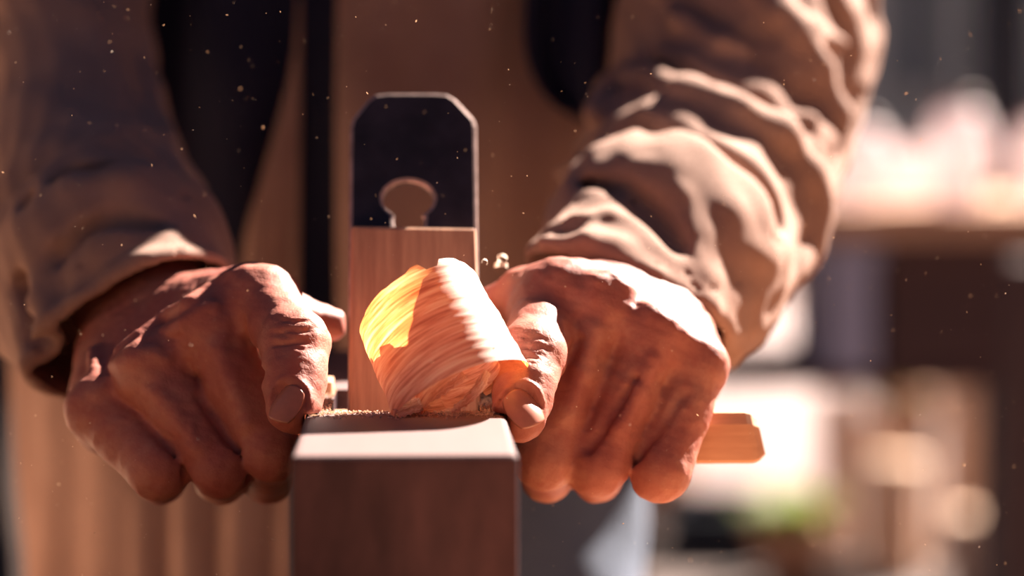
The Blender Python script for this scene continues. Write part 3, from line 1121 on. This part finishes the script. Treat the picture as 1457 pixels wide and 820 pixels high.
# trousers
G = Grid(np.arange(-.26, .20, .004), np.arange(.46, .80, .004), np.arange(.05, Z0 + .06, .005))
G.F[:] = .05
for sx in (-1, 1):
    hipc = W(-36 + sx * 62 - 6, 612, 0)
    kn = W(-36 + sx * 100, 588, -400); an = W(-30 + sx * 130, 640, -775)
    chain(G, [hipc, kn, an], [.098, .074, .062], .01, .03, m=.03)
chain(G, [W(-80, 615, 30), W(0, 615, 30)], [.098, .098], .01, .02, m=.03)
x, y, z = G.ax[0][:, None, None], G.ax[1][None, :, None], G.ax[2][None, None, :]
G.F += (.004 * np.sin(x * 60 + 2 * np.sin(z * 18)) * np.sin(z * 40 + y * 30)).astype(np.float32)
V, Q = surface_nets(G, 1)
link('trousers', np_mesh(V, Q), M['jeans'], person)
for sx in (-1, 1):
    G = Grid(np.arange(-.12, .12, .004), np.arange(-.24, .12, .004), np.arange(-.01, .16, .004))
    G.F[:] = .05
    chain(G, [(0, .03, .13), (0, .03, .05), (0, -.06, .04), (0, -.14, .034)], [.05, .046, .042, .036], .01, .01, m=.03)
    G.F = np.maximum(G.F, (-(G.ax[2][None, None, :]) + 0.0).astype(np.float32) + 0 * G.F)
    V, Q = surface_nets(G, 1)
    an = W(-30 + sx * 130, 640, -850)
    V = V + np.array([an[0], an[1], 0.002])
    link('boot', np_mesh(V, Q), M['boot'], person)

# ------------------------------------------------------------------ the curled shaving
def shaving_mesh():
    a = RT * .42 - UP * .81 - FW * .37          # roll axis: down to the right and towards the lens
    a /= np.linalg.norm(a)
    e1 = RT - a * float(RT @ a); e1 /= np.linalg.norm(e1)
    e2 = np.cross(a, e1)
    if float(e2 @ FW) > 0: e2 = -e2             # e2 towards the camera
    C = P(597, 411, 114)                        # middle of the upper end of the roll
    nt_, nw_ = 420, 60
    T0, T1 = math.radians(200), math.radians(-520)
    verts, uvs = [], []
    Wd = .0398
    rr = np.random.default_rng(5)
    # stepped, torn upper edge
    steps = np.zeros(nt_ + 1); cur = 0
    nxt = 0
    for i in range(nt_ + 1):
        if i >= nxt:
            cur = rr.uniform(0, .0032) + .0022 * min(1, i / 200); nxt = i + rr.integers(7, 20)
        steps[i] = cur
    steps = np.convolve(steps, np.ones(3) / 3, 'same')
    for i in range(nt_ + 1):
        s = i / nt_
        t = T0 + (T1 - T0) * s
        turn = (T0 - t) / (2 * math.pi)
        r = .0250 - .0058 * min(turn, .6) / .6 - .0075 * max(0, turn - .6) - .001 * math.sin(3 * t)
        r = max(r, .0045)
        deg = math.degrees(t)
        # the free left end lags: its upper edge drops away
        top = steps[i] + .0035 * max(0, (deg - 60) / 140) ** 1.3
        bot = Wd + .0025 * math.sin(t * 1.3)
        if turn > .75:
            top += .012 * min(1, (turn - .75) / .5)
            bot -= .002
        for j in range(nw_ + 1):
            w = top + (bot - top) * j / nw_
            flare = 1.0 + .10 * (w / Wd - .5)
            ww = w
            wob = .0011 * mnoise.noise(Vector((w * 170 + .25 * t, t * .45, 1.7))) * .4 + .0002 * mnoise.noise(Vector((w * 620 + .5 * t, t * .6, 7.7)))
            p = C + (e1 * math.cos(t) + e2 * math.sin(t)) * (r * flare + wob) + a * ww
            verts.append(p)
            uvs.append((s * 6.0, w / Wd))
    faces = []
    for i in range(nt_):
        for j in range(nw_):
            p = i * (nw_ + 1) + j
            faces.append((p, p + 1, p + nw_ + 2, p + nw_ + 1))
    me = mesh_from(verts, faces)
    uvl = me.uv_layers.new(name='UVMap')
    vi = np.empty(len(me.loops), dtype=np.int32); me.loops.foreach_get('vertex_index', vi)
    uvl.data.foreach_set('uv', np.array(uvs, dtype=np.float32)[vi].ravel())
    return me
sh = link('wood_shaving', shaving_mesh(), M['shaving'])
tag(sh, 'large curled translucent wood shaving rising from the throat of the plane', 'wood shaving')

# a torn ribbon of the same cut lying in the throat below the roll
def strip_mesh(p0, p1, p2, w, n=30, seed=1, curl=.0):
    r_ = random.Random(seed)
    verts, uvs, faces = [], [], []
    p0, p1, p2 = [np.array(q) for q in (p0, p1, p2)]
    m = 8
    for i in range(n + 1):
        s = i / n
        c = p0 * (1 - s) ** 2 + 2 * p1 * s * (1 - s) + p2 * s * s
        tn = (p1 - p0) * (1 - s) + (p2 - p1) * s
        tn /= np.linalg.norm(tn)
        sd = np.cross(tn, np.array([0, -.5, 1.0])); sd /= np.linalg.norm(sd)
        nn = np.cross(sd, tn)
        ww = w * (1 - .5 * s) * (1 + .15 * r_.uniform(-1, 1))
        for j in range(m + 1):
            f = -1 + 2 * j / m
            verts.append(c + sd * ww * .5 * f + nn * (curl * (1 - f * f) + .0004 * r_.uniform(-1, 1)))
            uvs.append((s, f * .5 + .5))
    for i in range(n):
        for j in range(m):
            p = i * (m + 1) + j
            faces.append((p, p + 1, p + m + 2, p + m + 1))
    me = mesh_from(verts, faces)
    uvl = me.uv_layers.new(name='UVMap')
    vi = np.empty(len(me.loops), dtype=np.int32); me.loops.foreach_get('vertex_index', vi)
    uvl.data.foreach_set('uv', np.array(uvs, dtype=np.float32)[vi].ravel())
    return me
for (q, w, sd_, cu, lab) in [
    (((-1.5, 100, 1.0), (10, 92, 7), (19, 96, 13)), .008, 3, .0015, 'jagged orange splinter curling up beneath the big shaving'),
    (((17, 100, 1.2), (23, 92, 6), (26, 96, 14)), .006, 5, .0022, 'small pale splinter between the shaving and the right thumb'),
    (((3, 104, 1.0), (7, 95, 5), (-3, 91, 1.0)), .009, 8, .002, 'flat torn splinter at the lower left end of the big shaving')]:
    tag(link('wood_splinter', strip_mesh(W(*q[0]), W(*q[1]), W(*q[2]), w, seed=sd_, curl=cu), M['shaving']), lab, 'wood splinter')

# little curled chips above the right index finger
def chip_mesh(c, r, turns, w, tilt):
    verts, faces = [], []
    n, m = 26, 4
    Rm_ = Matrix.Rotation(tilt[0], 3, 'X') @ Matrix.Rotation(tilt[1], 3, 'Y')
    for i in range(n + 1):
        t = turns * 2 * math.pi * i / n
        rr = r * (1 - .35 * i / n)
        for j in range(m + 1):
            p = Rm_ @ Vector((rr * math.cos(t), w * (j / m - .5) * (1 - .4 * abs(i / n - .5)), rr * math.sin(t)))
            verts.append(np.array(c) + np.array(p))
    for i in range(n):
        for j in range(m):
            p = i * (m + 1) + j
            faces.append((p, p + 1, p + m + 2, p + m + 1))
    return mesh_from(verts, faces)
tag(link('wood_chip', chip_mesh(P(714, 369, 165), .0019, .8, .0022, (.5, .3)), M['dust']), 'tiny pale wood curl perched on the right index finger, upper one', 'wood chip')
tag(link('wood_chip', chip_mesh(P(711, 379, 165), .0028, .55, .0020, (1.2, .2)), M['dust']), 'tiny pale wood flake under the upper curl on the right index finger', 'wood chip')
tag(link('wood_chip', chip_mesh(P(689, 373, 130), .0012, .7, .0016, (.3, .9)), M['dust']), 'tiny pale wood crumb at the top right corner of the shaving', 'wood chip')

# sawdust lying on the top face round the throat
def specks(name, items, mat, label, cat):
    V, F = [], []
    for c, s, d in items:
        u = np.array(d); u /= np.linalg.norm(u)
        v = np.cross(u, [0.3, .9, .2]); v /= np.linalg.norm(v)
        w = np.cross(u, v)
        b = len(V)
        l, m, t = s
        for q in (u * l, -u * l, v * m, -v * m, w * t, -w * t):
            V.append(np.array(c) + q)
        for a_, b_ in ((2, 4), (4, 3), (3, 5), (5, 2)):
            F.append((b + 0, b + a_, b + b_)); F.append((b + 1, b + b_, b + a_))
    o = link(name, mesh_from(V, F), mat, smooth=False)
    tag(o, label, cat, kind='stuff')
    return o
items = []
for _ in range(5200):
    y = rng.uniform(88, 176) if rng.random() < .8 else rng.normal(96, 5)
    x = rng.uniform(-31, 31)
    if MOUTH0 < y < MOUTH1 and abs(x) < 24.5:
        if y > 124: continue
        z = -(y - MOUTH0) * 1.0
        if rng.random() < .3: continue
    else:
        z = 0
    if y < 97 + 3 * math.sin(x * .7): 
        if rng.random() < .9: continue
    s = rng.uniform(.12, .38)
    items.append((W(x, y, z + s * .5 + rng.uniform(0, .5) * (y > 100)), mm(s * rng.uniform(1, 2.6), s, s * .6), rng.normal(size=3)))
specks('sawdust', items, M['dust'], 'pale fuzzy sawdust covering the top of the plane round its throat', 'sawdust')
items = []
for _ in range(800):
    Y = rng.uniform(55, 200)
    p = P(rng.uniform(-20, 1480), rng.uniform(-20, 840), Y)
    if abs(p[0]) < .037 and p[2] < Z0 + .002: continue
    s = rng.choice([.07, .11, .16, .24], p=[.4, .35, .19, .06])
    items.append((p, mm(s * rng.uniform(1, 3), s, s * .5), rng.normal(size=3)))
specks('airborne_sawdust', items, M['dust'], 'fine flecks of sawdust flying in the air around the hands', 'sawdust')

# ------------------------------------------------------------------ board and bench below
bd = box_obj('board', (-.031, .031, -.30, .262, Z0 - .085, Z0 - BH * .001), M['board'], bevel=.001)
tag(bd, 'narrow pale board clamped under the hand plane', 'board')
fn = thing('bounce_plank_fence', 'low fence of pale planks, added out of view left of the workbench to bounce light', 'bounce_fence', (-.58, .35, 0))  # unseen, added only to bounce warm sunlight onto the lower coat
for k in range(13):
    box_obj('bounce_plank', (-.535, -.515, -.42 + k * .121, -.42 + k * .121 + .116, .01, Z0 - .02), M['bounce_fence'], fn, bevel=.002)
for k in (0, 1):
    box_obj('rail', (-.565, -.535, -.42, 1.14, .2 + k * .45, .27 + k * .45), M['plank_b'], fn, bevel=.002)
for k in (0, 1, 2):
    box_obj('bounce_post', (-.615, -.565, -.40 + k * .73, -.35 + k * .73, 0, .80), M['plank_b'], fn, bevel=.002)
wb = thing('workbench', 'broad pale plank workbench carrying the board and the plane', 'workbench', (0, -.3, 0))
for k in range(4):
    y0 = -.485 + k * .18
    box_obj('bench_plank', (-.48, .85, y0, y0 + .178, Z0 - .130, Z0 - .085), M['bench'], wb, bevel=.003)
for x, y in ((-.44, .19), (.78, .19), (-.44, -.42), (.78, -.42)):
    box_obj('leg', (x - .035, x + .035, y - .035, y + .035, 0, Z0 - .130), M['bench'], wb, bevel=.004)
for x in (-.44, .78):
    box_obj('rail', (x - .02, x + .02, -.39, .16, .25, .33), M['bench'], wb, bevel=.003)

# ------------------------------------------------------------------ background
def PG(px, py, d):
    """point seen at px, py at d metres along the line of sight"""
    return P(px, py, (d - .75) * 1000)

ground_m, nt = new_mat('sunlit_yard_earth')
mp = mapping(nt)
n1 = N(nt, 'ShaderNodeTexNoise', Scale=2.2, Detail=8.0, Roughness=0.65)
nt.links.new(mp.outputs[0], n1.inputs['Vector'])
r = ramp(nt, [(0.35, (0.035, 0.025, 0.024)), (0.55, (0.10, 0.065, 0.055)), (0.7, (0.16, 0.12, 0.09))])
nt.links.new(n1.outputs['Fac'], r.inputs[0])
b = N(nt, 'ShaderNodeBsdfPrincipled', Roughness=0.95)
nt.links.new(r.outputs[0], b.inputs['Base Color'])
bp = N(nt, 'ShaderNodeBump', Strength=0.6, Distance=0.02)
nt.links.new(n1.outputs['Fac'], bp.inputs['Height']); nt.links.new(bp.outputs[0], b.inputs['Normal'])
o_ = N(nt, 'ShaderNodeOutputMaterial'); nt.links.new(b.outputs[0], o_.inputs[0])

NG = 60
gv = [(-9 + 18 * i / NG, -3 + 16 * j / NG, 0.02 * mnoise.noise(Vector((i * .4, j * .4, 0))) * (1 if j > 22 else 0) - .002) for i in range(NG + 1) for j in range(NG + 1)]
gf = [(i * (NG + 1) + j, (i + 1) * (NG + 1) + j, (i + 1) * (NG + 1) + j + 1, i * (NG + 1) + j + 1) for i in range(NG) for j in range(NG)]
gr = struct(link('floor', mesh_from(gv, gf), ground_m))

M['shed'] = wood_mat('dark_shed_boards', (0.006, 0.009, 0.018), (0.014, 0.018, 0.03), scale=(4, 4, .4), rough=0.8, fine=20)
M['far_wall'] = plain_mat('grey_green_render', (0.62, 0.66, 0.62), rough=0.9, var=.12, nscale=1.5)
M['frame_w'] = plain_mat('pale_window_paint', (0.85, 0.88, 0.84), rough=.6, var=.1)
M['glass_d'] = plain_mat('dim_window_glass', (0.10, 0.13, 0.14), rough=.15, var=.2, nscale=2, spec=.6)
M['table'] = wood_mat('tan_table_wood', (0.42, 0.22, 0.13), (0.62, 0.38, 0.25), scale=(.5, 4, 4), rough=.6, fine=20)
M['table_dark'] = wood_mat('dark_cabinet_wood', (0.045, 0.022, 0.024), (0.085, 0.045, 0.042), scale=(.5, 2, 4), rough=.7, fine=20)
M['post'] = plain_mat('navy_post_paint', (0.014, 0.020, 0.034), rough=.7, var=.2)
M['jug'] = plain_mat('milky_plastic', (0.85, 0.78, 0.80), rough=.5, var=.04, trans=.5)
M['jug_lid'] = plain_mat('brown_lid', (0.16, 0.08, 0.07), rough=.5)
M['crate'] = plain_mat('blue_grey_crate', (0.32, 0.33, 0.46), rough=.6, var=.1)
M['card'] = plain_mat('brown_cardboard', (0.33, 0.18, 0.13), rough=.9, var=.1)
M['sack'] = plain_mat('white_woven_sack', (0.93, 0.86, 0.85), rough=.8, var=.05, trans=.6)
M['leaf'] = plain_mat('yellow_green_leaf', (0.22, 0.28, 0.06), rough=.6, var=.35, nscale=20, trans=.5)
M['pot'] = plain_mat('terracotta', (0.48, 0.25, 0.16), rough=.9, var=.12)
M['log_bark'] = plain_mat('pale_log_bark', (0.62, 0.42, 0.31), rough=.9, var=.3, nscale=25, bump=.5)
M['log_end'] = plain_mat('cut_log_end', (0.80, 0.54, 0.38), rough=.8, var=.12, nscale=20)

# dark shed wall: left and behind the person
def wall_box(name, x0, x1, y0, y1, z0, z1, mat):
    return struct(box_obj(name, (x0, x1, y0, y1, z0, z1), mat, bevel=0.004))
bm = bmesh.new()
x = -3.2
while x < .20:
    add_box(bm, x, min(x + .148, .22), 1.95, 1.985, 0.0, 2.35, bevel=.003)
    x += .15
struct(link('wall_back', bm_mesh(bm), M['shed'], smooth=False))
# far house wall with windows
wall_box('wall_far', -4, 9, 10.2, 10.4, 0, 2.7, M['far_wall'])
for i, px in enumerate((1302, 1400, 1560)):
    c = PG(px, 40, 10.9)
    w_ = struct(box_obj('window_%d' % (i + 1), (c[0] - .10, c[0] + .10, 10.12, 10.2, .95, 2.2), M['frame_w'], bevel=.01))
    g_ = box_obj('pane', (c[0] - .07, c[0] + .07, 10.10, 10.13, 1.0, 2.15), M['glass_d'], bevel=.004)
    g_.parent = w_

# table behind on the right
TD = 3.05
tz = PG(1300, 296, TD)[2]
tx0 = PG(850, 300, TD)[0]; tx1 = PG(1600, 300, TD)[0]; ty = TD - .75
tb = thing('work_table', 'tan work table with a dark cabinet standing behind on the right', 'table', ((tx0 + tx1) / 2, ty + .25, 0))
box_obj('tabletop', (tx0, tx1, ty, ty + .52, tz - .036, tz), M['table'], tb, bevel=.003)
box_obj('cabinet', (PG(1268, 300, TD)[0], tx1 - .02, ty + .05, ty + .48, tz - .20, tz - .036), M['table_dark'], tb, bevel=.003)
for lx, ly in ((tx0 + .03, ty + .05), (tx0 + .03, ty + .45), (tx1 - .03, ty + .05), (tx1 - .03, ty + .45)):
    box_obj('leg', (lx - .022, lx + .022, ly - .022, ly + .022, 0, tz - .036), M['table_dark'], tb, bevel=.002)
box_obj('shelf', (tx0 + .03, tx1 - .03, ty + .04, ty + .46, tz - .215, tz - .20), M['table_dark'], tb, bevel=.002)

def jug(px0, px1, pyt, d, label, lid=None):
    c = PG((px0 + px1) / 2, 288, d)
    w = (PG(px1, 288, d)[0] - PG(px0, 288, d)[0]) / 2
    zt = PG(px0, pyt, d)[2]
    h = zt - tz
    t = thing('plastic_jug', label, 'jug', (c[0], c[1], tz), 'milky jugs on the table')
    bm = bmesh.new()
    lathe(bm, [(0, .001), (w * .9, .001), (w, .006), (w, h * .78), (w * .95, h * .88), (w * .80, h * .94), (w * .62, h * .96), (w * .60, h), (w * .55, h), (w * .5, h * .92), (0, h * .9)], M=Matrix.Translation((c[0], c[1], tz)))
    link('jug_body', bm_mesh(bm), M['jug'], t)
    bm = bmesh.new()
    lathe(bm, [(0, h * .97), (w * .64, h * .97), (w * .66, h), (w * .62, h * 1.08), (0, h * 1.09)], M=Matrix.Translation((c[0], c[1], tz)))
    link('lid', bm_mesh(bm), M['jug_lid'], t)
    bm = bmesh.new()
    tube(bm, [(c[0] + w * .95, c[1], tz + h * .25), (c[0] + w * 1.25, c[1], tz + h * .35), (c[0] + w * 1.2, c[1], tz + h * .62), (c[0] + w * .7, c[1], tz + h * .82)], .005)
    link('handle', bm_mesh(bm), M['jug'], t)
jug(1178, 1262, 178, TD + .14, 'white milky jug at the left end of the table, beside the sleeve')
jug(1264, 1322, 205, TD + .30, 'smallest white jug, between the two larger ones on the table')
jug(1325, 1402, 150, TD + .10, 'tallest white milky jug near the dark post')
jug(1448, 1500, 170, TD + .20, 'white jug right of the dark post at the picture edge')

# dark post carrying a roof
pc = PG(1430, 200, 3.75)
ps = thing('post', 'dark navy upright post behind the work table', 'post', (pc[0], pc[1], 0))
box_obj('shaft', (pc[0] - .030, pc[0] + .030, pc[1] - .03, pc[1] + .03, .04, 2.2), M['post'], ps, bevel=.004)
box_obj('footing', (pc[0] - .07, pc[0] + .07, pc[1] - .07, pc[1] + .07, 0, .045), M['post'], ps, bevel=.006)
pc2 = PG(1475, 600, 2.7)
ps2 = thing('post', 'dark brown upright timber at the right edge of the picture', 'post', (pc2[0], pc2[1], 0))
box_obj('shaft', (pc2[0] - .028, pc2[0] + .03, pc2[1] - .03, pc2[1] + .03, 0, tz - .04), M['table_dark'], ps2, bevel=.004)

# crate and box on the shelf of the table
def crate(x0, x1, y0, y1, z0, z1, mat, name, label, cat):
    t = thing(name, label, cat, ((x0 + x1) / 2, (y0 + y1) / 2, z0))
    th = .006
    bm = bmesh.new()
    add_box(bm, x0, x1, y0, y1, z0, z0 + th, bevel=.001)
    for b in ((x0, x1, y0, y0 + th, z0, z1), (x0, x1, y1 - th, y1, z0, z1), (x0, x0 + th, y0, y1, z0, z1), (x1 - th, x1, y0, y1, z0, z1)):
        add_box(bm, *b, bevel=.001)
    link('box_shell', bm_mesh(bm), mat, t, smooth=False)
    box_obj('rim', (x0 - .004, x1 + .004, y0 - .004, y0 + .001, z1 - .016, z1), mat, t, bevel=.001)
    return t
a = PG(1175, 400, TD + .03); b_ = PG(1262, 345, TD + .03)
crate(a[0], b_[0] - .008, ty + .04, ty + .30, tz - .199, tz - .045, M['crate'], 'crate', 'blue grey crate pushed under the left end of the work table', 'crate')

# ground things beyond the table
def sack(px, py, d, rx, rz, label, tilt=0.0):
    c = PG(px, py, d)
    bm = bmesh.new()
    bmesh.ops.create_icosphere(bm, subdivisions=5, radius=1.0)
    zc = max(rz * .92, 0)
    for v in bm.verts:
        n_ = v.co.copy()
        f = 1 + .10 * mnoise.noise(n_ * 2.1 + Vector((px, 0, 0))) + .04 * mnoise.noise(n_ * 7)
        neck = .35 if n_.z > .8 else 0
        x_, y_, z_ = n_.x * rx * f, n_.y * rx * .7 * f, n_.z * rz * f
        if n_.z < -.6: z_ = -rz * .62 + (z_ + rz * .6) * .12
        if n_.z > .75:
            k = (n_.z - .75) / .25
            x_ *= (1 - .55 * k); y_ *= (1 - .55 * k); z_ += rz * .35 * k * k
        v.co = Vector((c[0] + x_, c[1] + y_, .66 * rz + z_))
    t = thing('sack', label, 'sack', (c[0], c[1], 0))
    link('sack_body', bm_mesh(bm), M['sack'], t)
    bm = bmesh.new()
    zt = .66 * rz + rz * 1.12
    tube(bm, [(c[0] + rx * .42 * math.cos(q), c[1] + rx * .30 * math.sin(q), zt) for q in [k * math.pi / 8 for k in range(17)]], .008)
    link('tie', bm_mesh(bm), M['plank_b'], t)
sack(1085, 640, 6.4, .21, .28, 'bulging white sack on the ground just right of the bar end')
sack(1175, 600, 7.2, .10, .26, 'second white sack standing right behind the bulging one')

def log(px, d, r, h, label):
    c = PG(px, 600, d)
    t = thing('log', label, 'log', (c[0], c[1], 0), 'upright logs in the yard')
    bm = bmesh.new()
    prof = [(0, .0), (r * 1.04, .0), (r, .03), (r * .98, h * .5), (r, h - .008), (r * .96, h)]
    lathe(bm, prof, n=28, M=Matrix.Translation((c[0], c[1], 0)))
    for v in bm.verts:
        q = Vector((v.co.x - c[0], v.co.y - c[1], 0))
        if q.length > .01:
            v.co += q.normalized() * .008 * mnoise.noise(Vector((q.x * 30, q.y * 30, v.co.z * 6 + px)))
    link('bark', bm_mesh(bm), M['log_bark'], t)
    bm = bmesh.new()
    lathe(bm, [(r * .965, h - .004), (r * .95, h + .003), (r * .5, h + .005), (0, h + .004)], n=28, M=Matrix.Translation((c[0], c[1], 0)))
    link('cut_end', bm_mesh(bm), M['log_end'], t)
log(1385, 5.6, .068, .44, 'tallest pale upright log, near the right edge')
log(1400, 5.0, .070, .16, 'short upright log in front of the tallest one')
log(1300, 7.6, .07, .33, 'slim distant log left of the tall log')

def leaning_planks(px, d, n_, label):
    c = PG(px, 600, d)
    for k in range(n_):
        Mx = Matrix.Translation((c[0] + k * .085, c[1] + .02 * k, 0)) @ Matrix.Rotation(math.radians(-14 + 2 * k), 4, 'X') @ Matrix.Rotation(.05 * k, 4, 'Z')
        o = box_obj('plank', (-.036, .036, -.012, .012, .005, .36 - .05 * k), M['plank_b'], None, bevel=.002, M=Mx)
        tag(o, label[k], 'plank', 'sawn planks lying back in the yard')
log(1275, 5.2, .055, .24, 'short pale upright log between the planks and the two right logs')
leaning_planks(1195, 5.4, 3, ['longest sawn plank, left one of three in the yard', 'middle sawn plank of three in the yard', 'shortest sawn plank, right one of three in the yard'])

def plant(px, d, h, spread, nl, label, pot=True):
    c = PG(px, 600, d)
    t = thing('potted_plant', label, 'plant', (c[0], c[1], 0))
    r_ = random.Random(int(px))
    ph = .13 if pot else .02
    if pot:
        bm = bmesh.new()
        lathe(bm, [(0, 0), (.055, 0), (.075, ph * .85), (.083, ph * .85), (.085, ph), (.072, ph), (.068, ph * .8), (0, ph * .8)], n=24, M=Matrix.Translation((c[0], c[1], 0)))
        link('pot', bm_mesh(bm), M['pot'], t)
    bm = bmesh.new()
    for k in range(nl):
        az = r_.uniform(0, 2 * math.pi); L = h * r_.uniform(.55, 1.0); out = spread * r_.uniform(.3, 1.0)
        prev = None
        wmax = .016 + .012 * r_.random()
        nseg = 7
        side = Vector((-math.sin(az), math.cos(az), 0))
        for s in range(nseg + 1):
            f = s / nseg
            p = Vector((c[0] + math.cos(az) * out * f ** 1.4, c[1] + math.sin(az) * out * f ** 1.4, ph * .8 + L * f - .35 * L * f * f * (out / spread)))
            w = wmax * math.sin(math.pi * min(1, .12 + f * .88)) + .0008
            a1, a2 = bm.verts.new(p - side * w), bm.verts.new(p + side * w)
            if prev: bm.faces.new((prev[0], prev[1], a2, a1))
            prev = (a1, a2)
    link('foliage', bm_mesh(bm), M['leaf'], t)
plant(1285, 7.4, .42, .17, 70, 'tall yellow-green potted plant behind the logs')
plant(1130, 5.1, .14, .13, 60, 'low bushy green potted plant at the bottom, left of the planks')
plant(930, 5.9, .24, .12, 50, 'small green potted plant beside the lower finger tips')
plant(1395, 8.4, .30, .14, 50, 'distant green potted plant behind the tallest log')

# dark low crate and grey box
def cratebox(px0, px1, pyt, d, mat, name, label, dep=.3):
    a = PG(px0, pyt, d); b = PG(px1, pyt, d)
    crate(a[0], b[0], a[1], a[1] + dep, 0, a[2], mat, name, label, name)
cratebox(960, 1110, 725, 5.4, M['post'], 'crate', 'dark navy crate on the ground under the white sacks')
cratebox(1085, 1250, 425, 9.2, M['post'], 'bin', 'dark navy bin far off under the work table, left one')
cratebox(1345, 1440, 400, 9.0, M['post'], 'bin', 'dark navy bin far off near the right edge')
cratebox(1252, 1340, 400, 9.3, M['card'], 'carton', 'brown carton between the two far bins')

# ------------------------------------------------------------------ light
sun_d = bpy.data.lights.new('sun', 'SUN')
sun_d.energy = 35.0
sun_d.angle = math.radians(0.6)
sun_d.color = (1.0, 0.87, 0.76)
sun = bpy.data.objects.new('sun', sun_d); COL.objects.link(sun)
AZ, EL_ = math.radians(42), math.radians(38)
to_sun = Vector((math.sin(AZ) * math.cos(EL_), math.cos(AZ) * math.cos(EL_), math.sin(EL_)))
sun.rotation_euler = to_sun.to_track_quat('Z', 'Y').to_euler()

w = bpy.data.worlds.new('world'); SC.world = w
w.use_nodes = True
bg = w.node_tree.nodes['Background']
bg.inputs['Color'].default_value = (0.48, 0.54, 1.0, 1)
bg.inputs['Strength'].default_value = 0.12

SC.cycles.max_bounces = 10
SC.cycles.diffuse_bounces = 5
SC.cycles.sample_clamp_indirect = 6.0
